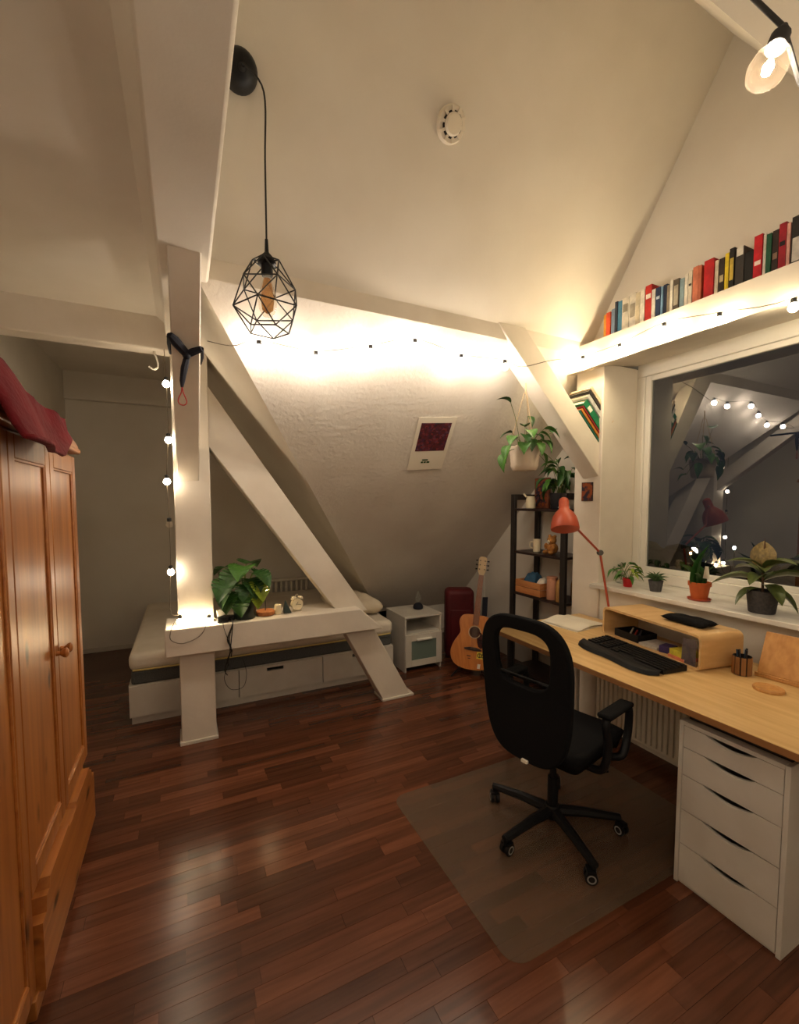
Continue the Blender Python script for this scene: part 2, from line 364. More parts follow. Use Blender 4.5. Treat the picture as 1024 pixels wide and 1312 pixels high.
struct(MB().box(XL - .1, XL, YB, YF, 0, 2.95).build('wall_left', 'plaster', smooth=False), 'plain plastered wall behind the pine wardrobe', 'wall')
struct(MB().box(XL - .1, 2.3, YF, YF + .1, 0, 2.95).build('wall_alcove', 'plaster', smooth=False), 'dim beige end wall of the sleeping alcove', 'wall')
struct(MB().box(XL, 0.2, YF - .07, YF, 2.60, 2.88).build('trim_1', 'plaster', bev=.008), 'pale plastered band along the top of the alcove wall', 'trim')
struct(MB().box(XL, 0.05, 3.10, YF, 2.87, 2.97).build('ceiling_alcove', 'plaster', smooth=False), 'flat ceiling over the sleeping alcove', 'ceiling')
# alcove slope: z = 2.69 - 1.22 x ; lower roof slope: z = 2.6 - 1.02 (y - 2.24)
s2 = lambda x, yy: (x, yy, 2.69 - 1.22 * x)
slab('wall_alcove_slope', [s2(.10, 2.271), s2(1.921, 4.45), s2(2.205, 4.45), s2(2.205, YF), s2(-.15, YF), s2(-.15, 2.271)], (.09, 0, .074), 'plaster', 'sloping plastered side of the sleeping alcove')
slab('wall_slope', [(.074, 2.24, 2.60), (2.97, 2.24, 2.60), (2.97, 4.45, .346), (1.921, 4.45, .346)], (0, .07, .07), 'stucco', 'textured white roof slope behind the string lights')
struct(MB().box(1.92, 2.97, 4.45, 4.55, 0, .36).build('wall_knee', 'plaster', smooth=False), 'low knee wall under the textured roof slope', 'wall')
struct(MB().box(1.93, 2.95, 4.435, 4.45, 0, .06).build('baseboard_knee', 'baseboard', bev=.003), 'white skirting along the low knee wall', 'baseboard')
struct(MB().box(.10, 2.97, 2.24, 2.34, 2.595, 2.72).build('trim_2', 'white_timber', bev=.006), 'white timber strip above the textured roof slope', 'trim')
slab('ceiling_slope', [(.10, 2.24, 2.69), (XG + .1, 2.24, 2.69), (XG + .1, 1.40, 3.992), (.10, 1.40, 3.992)], (0, .08, .06), 'plaster', 'large smooth white roof slope carrying the smoke alarm', 'ceiling')
slab('ceiling_near_slope', [(.10, 1.40, 3.992), (XG + .1, 1.40, 3.992), (XG + .1, .84, 3.10), (.10, .84, 3.10)], (0, -.08, .06), 'plaster', 'white roof slope on the other side of the ridge', 'ceiling')
struct(MB().prism([(XL, YB, 2.70), (-.12, YB, 2.70), (-.07, YB, 2.66), (.09, YB, 2.66), (.09, YB, 2.80), (XL, YB, 2.80)], (0, 3.10 - YB, 0)).build('ceiling_flat', 'plaster', smooth=False), 'flat white ceiling beside the tie beam above the wardrobe', 'ceiling')
struct(MB().box(.10, XG, YB, .86, 3.10, 3.18).build('ceiling_near', 'plaster', smooth=False), 'flat white ceiling over the window side', 'ceiling')
slab('wall_loft', [(.10, YB, 2.62), (.10, 2.24, 2.62), (.10, 2.24, 2.70), (.10, 1.40, 3.992), (.10, .84, 3.12), (.10, YB, 3.12)], (-.06, 0, 0), 'plaster', 'upright triangular wall over the tie beam')
slab('wall_gable', [(XG, YB, 2.60), (XG, 2.26, 2.60), (XG, 2.26, 2.66), (XG, 1.40, 4.0), (XG, .84, 3.12), (XG, YB, 3.12)], (.1, 0, 0), 'plaster', 'white gable wall behind the row of books')
struct(MB().box(XL - .1, 3.1, YB - .1, YB, 0, 3.2).build('wall_rear', 'plaster', smooth=False), 'plain wall at the rear of the room', 'wall')
# window side
YW1, YW0 = 2.10, 0.30
struct(MB().box(2.60, 3.03, YB, YW1, 0, .985).build('wall_right', 'plaster', smooth=False), 'white wall below the window sill', 'wall')
struct(MB().box(2.58, 3.03, YW1, 2.33, 0, 2.52).build('wall_pillar', 'white_timber', bev=.006), 'white pillar between window and shelf corner', 'wall')
struct(MB().box(2.60, 3.03, YB, YW0, .985, 2.50).build('wall_window_side', 'plaster', smooth=False), 'white wall on the near side of the window', 'wall')
struct(MB().box(2.95, 3.05, 2.33, 4.5, 0, 2.60).build('wall_nook', 'plaster', smooth=False), 'white wall of the corner behind the black shelf', 'wall')
slab('trim_3', [(2.50, YB, 2.488), (2.50, YB, 2.658), (XG + .02, YB, 2.658), (3.03, YB, 2.658), (3.03, YB, 2.555)], (0, 2.345 - YB, 0), 'white_timber', 'white boxed ledge above the window carrying books', 'trim')
struct(MB().box(2.52, 2.98, YW0 - .1, 2.125, .985, 1.013).build('trim_4', 'marble_sill', bev=.004), 'deep white marbled window sill carrying potted plants', 'window sill')
win = struct(MB().box(2.925, 2.985, YW0, YW1, 1.013, 1.085).box(2.925, 2.985, YW0, YW1, 2.455, 2.558).box(2.925, 2.985, 2.045, YW1, 1.085, 2.455).box(2.925, 2.985, YW0, YW0 + .06, 1.085, 2.455)
             .build('window_1', 'white_frame', bev=.005), 'wide white framed window with dark night view and room reflections', 'window')
MB().box(2.94, 2.975, YW0 + .06, YW0 + .10, 1.085, 2.455).box(2.94, 2.975, 2.005, 2.045, 1.085, 2.455).box(2.94, 2.975, YW0 + .1, 2.005, 1.085, 1.12).box(2.94, 2.975, YW0 + .1, 2.005, 2.42, 2.455).build('sash', 'white_frame', win, bev=.004)
MB().add([(2.957, YW0 + .09, 1.11), (2.957, 2.015, 1.11), (2.957, 2.015, 2.43), (2.957, YW0 + .09, 2.43)], [(0, 1, 2, 3)]).build('pane', 'window_glass', win, smooth=False)
struct(MB().box(XL, XL + .015, 2.52, YF, 0, .06).build('baseboard_left', 'baseboard', bev=.003), 'skirting along the wall beside the alcove', 'baseboard')
struct(MB().box(XL, 2.2, YF - .015, YF, 0, .05).build('baseboard_alcove', 'baseboard', bev=.003), 'skirting along the alcove end wall', 'baseboard')

# timber members
struct(MB().box(-.075, .128, YB, 3.09, 2.585, 2.74).build('trim_5', 'plaster', bev=.012), 'pale tie beam running along the ceiling above the post', 'beam')
struct(MB().box(XL, .30, 3.09, 3.22, 2.505, 2.73).build('trim_6', 'white_timber', bev=.008), 'white cross beam over the alcove opening', 'beam')
tf = thing('timber_frame', 'white timber post with diagonal strut and low rail in front of the bed', 'beam', (.05, 3.18, 0))
MB().box(-.055, .155, 3.085, 3.27, 0, 2.52).build('post', 'white_timber', tf, world=True, bev=.006)
MB().box(-.065, .165, 3.073, 3.28, 0, .022).build('post_foot', 'white_lacquer', tf, world=True, bev=.003)
MB().prism([(-.13, 3.00, .615), (-.13, 3.00, .79), (1.155, 3.00, .785), (1.34, 3.00, .615)], (0, .31, 0)).build('rail', 'white_timber', tf, world=True, bev=.007)
MB().prism([(.14, 3.10, 2.34), (.14, 3.10, 1.95), (1.02, 3.10, .74), (1.25, 3.10, .74)], (0, .16, 0)).build('strut', 'white_timber', tf, world=True, bev=.006)
MB().prism([(1.03, 3.09, .66), (1.38, 3.09, 0), (1.625, 3.09, 0), (1.265, 3.09, .66)], (0, .15, 0)).build('strut_foot', 'white_timber', tf, world=True, bev=.006)
MB().box(1.365, 1.645, 3.075, 3.255, 0, .018).build('strut_plate', 'white_lacquer', tf, world=True, bev=.003)
MB().prism([(-.035, 1.98, 2.60), (-.035, 2.20, 2.60), (-.035, 3.10, 1.90), (-.035, 3.10, 1.70)], (.125, 0, 0)).build('knee_brace', 'white_timber', tf, world=True, bev=.006)
rb = [on(638, 411, 1, 2.235), on(673, 419, 1, 2.235), on(767, 567, 1, 2.12), on(765, 609, 1, 2.12)]
rb[0].z = 2.70; rb[1].z = 2.70
rb[2] = on(772, 574, 1, 2.12); rb[3] = on(769, 613, 1, 2.12)
brace = tag(MB().prism(rb, (-.015, .13, 0)).build('roof_brace', 'white_timber', bev=.005), 'white diagonal brace carrying a tilted stack of books beside the window pillar', 'beam')

# outside
struct(MB().box(6, 120, -80, 90, -14.2, -14).build('ground_outside', 'night_ground', smooth=False), 'dark ground outside the window at night', 'ground')
def far(u, v, d, r, m, label):
    p = dep(u, v, d); t = thing('street_light', label, 'street light', (p.x, p.y, -14)); h = p.z + 14
    MB().tube([(0, 0, 0), (0, 0, h)], .06, 6).build('mast', 'night_tree', t)
    MB().sphere((0, 0, h), r, 10, 6).build('lamp_head', m, t)
far(862, 705, 45, .16, 'lamp_far_green', 'pale greenish street light far outside the window')
far(889, 706, 42, .34, 'lamp_far', 'large orange street light far outside the window')
far(941, 702, 48, .16, 'lamp_far_green', 'small pale street light seen beside the rubber plant')
rs = random.Random(3)
TREES = [(835, 690, 22, 2.0, 'narrow dark tree outside beside the window frame'), (870, 722, 36, 2.8, 'low dark tree outside behind the terracotta pot'), (915, 730, 30, 2.6, 'broad dark tree outside beside the rubber plant'), (1000, 720, 24, 2.6, 'dark tree outside behind the rubber plant')]
for u, v, d, r, lab in TREES:
    p = dep(u, v, d); t = thing('night_tree', lab, 'tree', (p.x, p.y, -14))
    h = p.z + 14; b = MB()
    for q in range(16):
        a, e = rs.random() * 2 * PI, rs.random(); b.sphere((r * .6 * math.cos(a) * e, r * .6 * math.sin(a) * e, h - r * .9 + (rs.random() - .6) * r), r * (.35 + .25 * rs.random()), 8, 6)
    b.build('crown', 'night_tree', t); MB().tube([(0, 0, 0), (0, 0, h - r)], .2, 6).build('trunk', 'night_tree', t)

# ------------------------------------------------------------------ string lights
def festoon(name, label, pts, bulbs, bm, bulb_drop=0.03, r=0.02, wire='cable_pale', wr=0.0025, group='festoon string lights', unlit=(), mats=None):
    t = thing(name, label, 'string lights', tuple(pts[0]), group=group)
    MB().tube(smooth_path(pts, 5), wr, 6).build('wire', wire, t, world=True)
    for i, p in enumerate(bulbs):
        p = Vector(p); g = MB().lathe([(.0, -r), (r * .55, -r * .85), (r * .95, -r * .35), (r, 0), (r * .9, r * .45), (r * .5, r * .95)], 14, p)
        b = g.build('bulb', 'bulb_glass' if i in unlit else (mats[i] if mats else bm), t, world=True)
        MB().lathe([(r * .5, r * .9), (r * .62, r * 1.0), (r * .62, r * 1.9), (r * .35, r * 2.1)], 10, p).build('socket', 'cable', b, world=True)
    return t
S1n = math.sqrt(1 + 1.02 ** 2)
s1o = lambda u, v, off=.10: pl(u, v, S1[0], S1[1] - off * S1n)
bA = [s1o(332, 447), s1o(405, 460), s1o(475, 452), s1o(532, 444), s1o(591, 463), s1o(647, 470, .14)]
bL = [on(747, 464, 0, 2.465), on(794, 449, 0, 2.465), on(851, 423, 0, 2.465), on(922, 411, 0, 2.465), on(1017, 394, 0, 2.465)]
up_ = Vector((0, 0, .042))
ptsA = [on(262, 437, 1, 3.07)] + [p + up_ for p in bA] + [on(668, 470, 1, 2.19), on(705, 462, 1, 2.19)] + [p + up_ for p in bL] + [Vector((2.465, .6, 2.57)), Vector((2.465, .2, 2.55))]
ptsA[0] = pl(266, 437, (1.22, 0, 1), 2.69 - .05); ptsA.insert(1, s1o(298, 443, .13))
festoon('string_lights', 'string of lit globe bulbs hung across the textured slope and the book ledge', ptsA, bA + bL, 'bulb_a', mats=['bulb_a'] * 6 + ['bulb_ledge'] * 5)
bB = [on(213, 492, 1, 3.06), on(216, 564, 1, 3.06), on(214, 617, 1, 3.06), on(217, 672, 1, 3.06), on(219, 733, 1, 3.06)]
bB += [Vector((on(231, 796, 1, 3.05).x, 3.045, .825)), Vector((on(268, 797, 1, 3.05).x, 3.04, .812))]
ptsB = [Vector((-.085, 3.086, 2.51))] + [p + up_ for p in bB[:5]] + [Vector((-.095, 3.05, .90)), bB[5] + up_, Vector((-.075, 3.012, .83)), Vector((-.095, 2.992, .785)), Vector((-.095, 2.988, .73)), Vector((-.03, 2.988, .70)), Vector((.06, 2.988, .73)), Vector((.10, 2.990, .785)), Vector((.105, 3.012, .83)), bB[6] + up_, Vector((.165, 3.06, .815))]
festoon('string_lights', 'string of globe bulbs hanging down the side of the white post onto the rail', ptsB, bB, 'bulb_b', unlit=(3,), mats=['bulb_b'] * 5 + ['bulb_rail'] * 2)
# a third string crosses the room overhead, close to the camera
c0 = Vector(EYE + ray(985, 85) * .50)
cax = (Vector(UP) * .93 + Vector(RT) * .36).normalized()
cw = [Vector((-.2, -1.7, 2.5)), Vector((-.75, -1.25, 2.25)), Vector((-.55, -.55, 2.30)), Vector((-.05, -.25, 2.32)), Vector(EYE + ray(920, -80) * .62), Vector(EYE + ray(962, -6) * .53), c0 + cax * .048, Vector(EYE + ray(1024, 103) * .515), Vector(EYE + ray(1060, 172) * .55), Vector((1.25, -.25, 2.16)), Vector((1.9, -.75, 2.22)), Vector((2.56, -1.2, 2.45))]
tC = thing('string_lights', 'thick black festoon cable with a large clear globe bulb hanging close overhead', 'string lights', tuple(cw[6]), group='festoon string lights')
MB().tube(cw, .0028, 8).build('wire', 'cable', tC, world=True)
g = MB().lathe([(0, -.024), (.010, -.022), (.018, -.014), (.0205, -.003), (.018, .009), (.012, .017), (.009, .022)], 24, c0, cax).build('bulb', 'bulb_clear', tC, world=True)
MB().lathe([(.0, -.010), (.0045, -.008), (.0055, -.001), (.003, .006), (.0, .008)], 12, c0, cax).build('filament', 'bulb_core', g, world=True)
MB().lathe([(.009, .021), (.0105, .022), (.0100, .038), (.006, .044), (.0035, .050)], 14, c0, cax).build('socket', 'cable', g, world=True)
def globe(t, p, m='bulb_a'):                                     # further bulbs of the cable that leaves the picture at the top and the side
    g = MB().lathe([(.0, -.020), (.011, -.017), (.019, -.007), (.02, 0), (.018, .009), (.010, .019)], 14, p).build('bulb_offscreen', m, t, world=True)
    MB().lathe([(.010, .018), (.0125, .02), (.0125, .038), (.007, .05)], 10, p).build('socket', 'cable', g, world=True)
for p in (cw[0], cw[1], cw[2], cw[3], cw[9], cw[10]): globe(tC, p - Vector((0, 0, .05)))

# ------------------------------------------------------------------ wardrobe
WX, WY0, WY1 = -.45, 1.18, 2.50
wr = thing('wardrobe', 'varnished knotty pine wardrobe with panelled doors and a wide bottom drawer', 'wardrobe', (-.74, 1.84, 0))
MB().box(XL + .005, WX - .022, WY0, WY1, .06, 1.80).box(XL + .03, WX - .06, WY0 + .02, WY1 - .02, 0, .06).build('body', 'pine_v', wr, world=True, bev=.003)
MB().box(XL + .005, WX + .02, WY0 - .02, WY1 + .02, 1.80, 1.825).build('cornice', 'pine_h', wr, world=True, bev=.008, seg=3)
pts = [(WX + .012, WY0 - .02, 1.825)] + [(WX + .012, WY0 - .02 + (WY1 - WY0 + .04) * i / 24, 1.835 + .055 * math.sin(PI * i / 24) ** .6) for i in range(25)] + [(WX + .012, WY1 + .02, 1.825)]
MB().prism(pts, (-.022, 0, 0)).build('pediment', 'pine_h', wr, world=True, bev=.003)
def wdoor(y0, y1, z0, z1, knob_y):
    st, x0, x1 = .055, WX - .022, WX
    d = MB().box(x0, x1, y0, y0 + st, z0, z1).box(x0, x1, y1 - st, y1, z0, z1).box(x0, x1, y0 + st, y1 - st, z1 - .075, z1).box(x0, x1, y0 + st, y1 - st, z0, z0 + .07).build('door', 'pine_v', wr, world=True, bev=.004)
    MB().box(x0 + .002, x1 - .010, y0 + st - .005, y1 - st + .005, z0 + .06, z1 - .07).build('panel', 'pine_v', d, world=True)
    m = MB()
    for (a, b, c, e) in ((y0 + st - .002, y0 + st + .008, z0 + .068, z1 - .073), (y1 - st - .008, y1 - st + .002, z0 + .068, z1 - .073), (y0 + st, y1 - st, z1 - .083, z1 - .073), (y0 + st, y1 - st, z0 + .068, z0 + .078)):
        m.box(x1 - .012, x1 - .003, a, b, c, e)
    m.build('moulding', 'pine_h', d, world=True, bev=.003)
    MB().lathe([(.010, 0), (.008, .012), (.011, .016), (.018, .024), (.019, .032), (.012, .038), (0, .040)], 16, (x1, knob_y, 1.005), (1, 0, 0)).build('knob', 'pine_h', d, world=True)
wdoor(2.067, WY1 - .008, .365, 1.785, 2.098)
wdoor(1.632, 2.063, .365, 1.785, 2.032)
wdoor(WY0 + .008, 1.628, .075, 1.785, WY0 + .04)
def dcont(y):                                                   # carved top edge of the drawer front
    t = (y - 1.635) / (2.485 - 1.635); e = min(t, 1 - t)
    return .275 if e < .06 else (.32 if e < .10 else (.352 if e < .42 else .335))
ys = [1.635 + .85 * i / 60 for i in range(61)]
MB().prism([(WX - .02, 1.635, .055)] + [(WX - .02, yy, dcont(yy)) for yy in ys] + [(WX - .02, 2.485, .055)], (.042, 0, 0)).build('drawer', 'pine_h', wr, world=True, smooth=False)
MB().box(WX - .04, WX + .005, 1.60, WY1 - .002, .0, .062).build('plinth', 'pine_h', wr, world=True, bev=.003)

# red cloth heaped on the wardrobe top
rcl = MB(); nx, ny = 22, 26; rr = random.Random(5)
x0, x1, y0, y1 = -.80, -.365, 1.42, 2.27
gv = []
for j in range(ny + 1):
    for i in range(nx + 1):
        a, b = i / nx, j / ny
        x = x0 + (x1 - x0) * a; yv = y0 + (y1 - y0) * b
        hump = .13 * math.sin(PI * min(1, a * .95 + .08)) ** .5 * math.sin(PI * min(1, b * .93 + .03)) ** .6
        z = 1.88 + hump + .018 * math.sin(9 * a + 6 * b) + .007 * math.sin(13 * b - 5 * a) + .003 * math.sin(19 * a + 9 * b)
        if a > .72: q = (a - .72) / .28; z -= (.10 + .16 * q) * q * (1.0 - .75 * b + .12 * math.sin(5 * b)); x += .006 * math.sin(11 * b)
        x = x + .03 * math.sin(5 * b + 1) * a
        if b > .8: x -= (b - .8) * .35 * a
        gv.append((x, yv, max(z, 1.905 if x < -.425 else 1.74)))
rcl.add(gv, [(j * (nx + 1) + i, j * (nx + 1) + i + 1, (j + 1) * (nx + 1) + i + 1, (j + 1) * (nx + 1) + i) for j in range(ny) for i in range(nx)])
o = rcl.build('red_blanket', 'red_cloth', loc=(-.6, 1.9, 1.90)); so = o.modifiers.new('thick', 'SOLIDIFY'); so.thickness = .012
tag(o, 'dark red cloth heaped over the edge of the wardrobe top', 'cloth')

# ------------------------------------------------------------------ pendant, alarm, hooks, strap
px, py = .308, 1.772
cz = pl(330, 100, *US)
pn = thing('pendant_lamp', 'black wire cage pendant lamp with an unlit amber bulb', 'pendant lamp', (px, py, 2.23))
ztop = 2.69 + 1.55 * (2.24 - 1.86)
nrm = Vector((0, -1.55, -1)).normalized()
MB().lathe([(.068, 0), (.068, .012), (.064, .045), (.052, .075), (.034, .096), (.014, .106), (.009, .128), (.006, .145)], 28, pl(302, 90, *US) + Vector((.012, 0, 0)), nrm).build('canopy', 'black_plastic', pn, world=True)
tip = pl(302, 90, *US) + Vector((.012, 0, 0)) + nrm * .14
MB().tube(smooth_path([tip, tip + nrm * .02 + Vector((.005, 0, 0)), Vector((px, py, tip.z - .06)), Vector((px, py, tip.z - .3)), Vector((px, py, 2.60)), Vector((px, py, 2.53))], 6), .0035, 8).build('cord', 'cable', pn, world=True)
MB().lathe([(.006, .345), (.008, .30), (.010, .295), (.028, .275), (.034, .262), (.034, .255), (.022, .250), (.022, .215), (.019, .208)], 20).build('socket', 'black_plastic', pn)
rings = [(5, .052, .262, 0), (5, .105, .175, PI / 5), (5, .125, .085, 0), (5, .078, .005, PI / 5)]
P = [[Vector((r * math.cos(2 * PI * k / n + a + .5), r * math.sin(2 * PI * k / n + a + .5), z)) for k in range(n)] for n, r, z, a in rings]
cg = MB()
def wire(a, b): cg.tube([a, b], .0026, 6)
for i in range(4):
    for k in range(5): wire(P[i][k], P[i][(k + 1) % 5])
for i in range(3):
    for k in range(5):
        wire(P[i][k], P[i + 1][k]); wire(P[i][k], P[i + 1][(k - 1) % 5] if i % 2 == 0 else P[i + 1][(k + 1) % 5])
for k in range(5): wire(P[0][k], Vector((0, 0, .262)))
cg.build('cage', 'black_metal', pn)
bg = MB().lathe([(.014, .215), (.017, .19), (.030, .15), (.036, .115), (.032, .085), (.018, .062), (0, .055)], 20).build('bulb', 'bulb_glass', pn)
MB().lathe([(.012, .20), (.020, .165), (.025, .12), (.021, .085), (.006, .072)], 12).build('filament_column', 'amber_bulb', bg)

sa = pl(577, 160, *US); t = thing('smoke_alarm', 'round white smoke alarm on the smooth roof slope', 'smoke alarm', tuple(sa))
def lz(prof, n=32): return MB().lathe(prof, n, sa, nrm)
lz([(.072, 0), (.072, .014), (.066, .022)]).build('base_ring', 'detector_white', t, world=True)
lz([(.050, .018), (.050, .024), (.046, .030)]).build('vent_ring', 'slot_dark', t, world=True)
lz([(.043, .018), (.043, .036), (.036, .044), (0, .046)]).build('cap', 'detector_white', t, world=True)
ax1 = Vector((1, 0, 0)); ax2 = nrm.cross(ax1)
m = MB()
for k in range(10):
    a = 2 * PI * k / 10; dd = ax1 * math.cos(a) + ax2 * math.sin(a); m.obox(sa + dd * .055 + nrm * .022, dd, nrm.cross(dd), nrm, .011, .006, .009)
m.build('rib_ring', 'detector_white', t, world=True)

hk = on(197, 449, 1, 3.14); tag(MB().tube(smooth_path([hk + Vector((0, 0, .055)), hk, hk + Vector((.018, 0, -.06)), hk + Vector((.018, 0, -.10)), hk + Vector((-.005, 0, -.115)), hk + Vector((-.028, 0, -.10))], 5), .0055, 8).build('ceiling_hook', 'white_lacquer', loc=tuple(hk)), 'white screw hook under the cross beam beside the post', 'hook')
# strap knotted round the knee brace, with a red loop
zb = lambda yy: 2.60 - (yy - 2.09) * .765
def kb(yy, side): return Vector((-.035 if side < 0 else .09, yy, 0))
stp = thing('strap', 'black cloth strap knotted round the post with a red cord loop', 'strap', (.03, 2.31, 2.2))
fy = lambda z: 1.98 + (2.60 - z) * 1.12 / .90                    # front face of the knee brace
zc = 2.31
def front(x, z, off=.012): return Vector((x, fy(z) - off, z - off * .8))
MB().tube([front(-.04, zc + .035), front(-.02, zc + .02), front(.02, zc - .012), front(.03, zc - .022)], [.016, .023, .020, .018], 8).tube([front(.095, zc + .005), front(.06, zc - .008), front(.03, zc - .022)], [.014, .018, .018], 8)\
    .tube([front(-.04, zc + .035), front(-.04, zc + .035) + Vector((-.004, .12, .0)), front(-.04, zc + .03) + Vector((0, .24, 0)), front(.04, zc + .02) + Vector((0, .25, 0)), front(.095, zc + .005) + Vector((0, .24, 0)), front(.1, zc + .005) + Vector((0, .12, 0)), front(.095, zc + .005)], .010, 8).build('band', 'strap_navy', stp, world=True)
MB().sphere(front(.03, zc - .022, .02), .019, 10, 8).build('knot', 'strap_navy', stp, world=True)
kp = front(.03, zc - .03, .02)
MB().tube([kp, kp + Vector((-.012, 0, -.05)), kp + Vector((-.022, .0, -.11)), kp + Vector((-.024, 0, -.14))], [.014, .016, .012, .006], 8).build('tail', 'strap_navy', stp, world=True)
lp = kp + Vector((-.024, 0, -.135))
MB().tube(smooth_path([lp, lp + Vector((-.004, 0, -.03)), lp + Vector((-.018, 0, -.065)), lp + Vector((-.012, 0, -.085)), lp + Vector((.008, 0, -.088)), lp + Vector((.018, 0, -.07)), lp + Vector((.005, 0, -.03)), lp], 5), .0028, 6).build('loop', 'cord_red', stp, world=True)

# ------------------------------------------------------------------ bed
BX0, BX1, BY0, BY1 = -.385, 1.665, 3.51, 5.25
bd = thing('bed', 'white storage bed with drawers and a grey base under a pale mattress', 'bed', (.64, 4.4, 0))
MB().box(BX0, BX0 + .018, BY0 + .02, BY1, .055, .285).box(BX1 - .018, BX1, BY0 + .02, BY1, .055, .285).box(BX0 + .018, BX1 - .018, BY1 - .018, BY1, .055, .285).box(BX0 + .018, BX1 - .018, BY0 + .02, BY1 - .018, .270, .285).build('base', 'white_lacquer', bd, world=True)
MB().box(BX0 + .012, BX1 - .01, BY0 + .03, BY1 - .02, 0, .055).build('plinth', 'white_lacquer', bd, world=True)
dx = (BX1 - BX0) / 3
for k, (a, b) in enumerate(((BX0, .345), (.345, 1.01), (1.01, BX1))):
    c = {0: .06, 1: .62, 2: (a + b) / 2}[k]; a += .003; b -= .003; h0, h1 = c - .065, c + .065       # front with a cut-out grip
    MB().box(a, h0, BY0, BY0 + .02, .06, .28).box(h1, b, BY0, BY0 + .02, .06, .28).box(h0, h1, BY0, BY0 + .02, .06, .235).box(h0, h1, BY0, BY0 + .02, .262, .28).build('drawer', 'white_lacquer', bd, world=True, smooth=False)
MB().box(BX0 + .015, BX1 - .01, BY0 + .015, BY1 - .01, .285, .385).build('box_spring', 'grey_felt', bd, world=True, bev=.02, seg=3)
MB().box(BX0 + .005, BX1, BY0 - .005, BY1, .385, .515).build('mattress', 'mattress_white', bd, world=True, bev=.045, seg=4)
MB().tube(smooth_path([(BX0 + .03, BY0 - .006, .40), (BX0 + .3, BY0 - .008, .396), (BX1 - .3, BY0 - .008, .396), (BX1 - .03, BY0 - .006, .40)], 4), .006, 6).build('piping', 'cream_piping', bd, world=True)
def pillow(c, hx, hy, hz, rz, name, matn, label, cat='pillow'):
    m = MB(); N = 18; vs = []; fs = []
    for sgn in (1, -1):
        o = len(vs)
        for j in range(N + 1):
            for i in range(N + 1):
                a, b = 2 * i / N - 1, 2 * j / N - 1
                h = ((1 - a ** 4) * (1 - b ** 4)) ** .5
                sq = 1 - .07 * (1 - abs(b)) * a * a; sp = 1 - .07 * (1 - abs(a)) * b * b
                vs.append((a * hx * sq, b * hy * sp, sgn * hz * h * (1 + .10 * math.sin(5 * a + 3 * b) + .06 * math.sin(9 * b - 4 * a)) + hz))
        fs += [(o + j * (N + 1) + i, o + j * (N + 1) + i + 1, o + (j + 1) * (N + 1) + i + 1, o + (j + 1) * (N + 1) + i) for j in range(N) for i in range(N)]
    m.add(vs, fs); ob = m.build(name, matn); bm = bmesh.new(); bm.from_mesh(ob.data); bmesh.ops.remove_doubles(bm, verts=bm.verts, dist=.0005); bmesh.ops.recalc_face_normals(bm, faces=bm.faces); bm.to_mesh(ob.data); bm.free()
    ob.location = c; ob.rotation_euler = (0, 0, rz); return tag(ob, label, cat)
pillow((1.44, 4.02, .513), .20, .36, .085, .05, 'pillow', 'linen', 'crumpled beige pillow lying at the end of the bed')
# radiator on the alcove wall
def radiator(name, label, x0, x1, y0, y1, z0, z1, axis, n, face):
    t = thing(name, label, 'radiator', ((x0 + x1) / 2, (y0 + y1) / 2, 0)); 
    MB().box(x0 + (.012 if face == 'x' else 0), x1, y0 + (.012 if face == 'y' else 0), y1, z0, z1).build('body', 'radiator_white', t, world=True, bev=.004)
    for k in range(n):
        if axis == 'y':
            w = (y1 - y0) / n; a = y0 + k * w; o = MB().box(x0, x0 + .016, a + w * .16, a + w * .84, z0 + .02, z1 - .02)
        else:
            w = (x1 - x0) / n; a = x0 + k * w; o = MB().box(a + w * .2, a + w * .8, y0, y0 + .016, z0 + .02, z1 - .02)
        o.build('fin', 'radiator_white', t, world=True, bev=.004)
    if axis == 'y':
        for yy in (y0 + .15, y1 - .15): MB().tube([(x1, yy, z0 + .1), (x1 + .024, yy, z0 + .1)], .012, 8).build('bracket', 'radiator_white', t, world=True)
    return t
t = thing('radiator', 'white column radiator with dark gaps on the alcove wall behind the bed', 'radiator', (1.02, 5.36, 0))
for k in range(13):
    x = .60 + k * .062; MB().tube([(x, 5.36, .14), (x, 5.36, .64)], .018, 8).build('column', 'radiator_white', t, world=True)
MB().box(.57, 1.38, 5.33, 5.40, .12, .16).box(.57, 1.38, 5.33, 5.40, .615, .65).build('manifold', 'radiator_white', t, world=True, bev=.01)
MB().box(.64, .68, 5.36, 5.45, .2, .26).box(1.28, 1.32, 5.36, 5.45, .2, .26).build('bracket', 'radiator_white', t, world=True)

# ------------------------------------------------------------------ nightstand
NX0, NX1, NY0, NY1 = 1.785, 2.175, 3.515, 3.925
ns = thing('nightstand', 'white bedside cabinet with open niche and frosted green glass door', 'nightstand', (1.98, 3.72, 0))
MB().box(NX0, NX0 + .016, NY0, NY1, 0, .505).build('side_panel', 'white_lacquer', ns, world=True, bev=.002)
MB().box(NX1 - .016, NX1, NY0, NY1, 0, .505).build('side_panel', 'white_lacquer', ns, world=True, bev=.002)
MB().box(NX0 - .004, NX1 + .004, NY0 - .008, NY1, .505, .523).build('top', 'white_lacquer', ns, world=True, bev=.002)
MB().box(NX0 + .016, NX1 - .016, NY1 - .008, NY1, .04, .505).build('back_panel', 'white_lacquer', ns, world=True)
for zz in (.345, .05): MB().box(NX0 + .016, NX1 - .016, NY0 + .01, NY1 - .008, zz, zz + .015).build('shelf', 'white_lacquer', ns, world=True)
x0, x1, z0, z1 = NX0 + .002, NX1 - .002, .052, .352
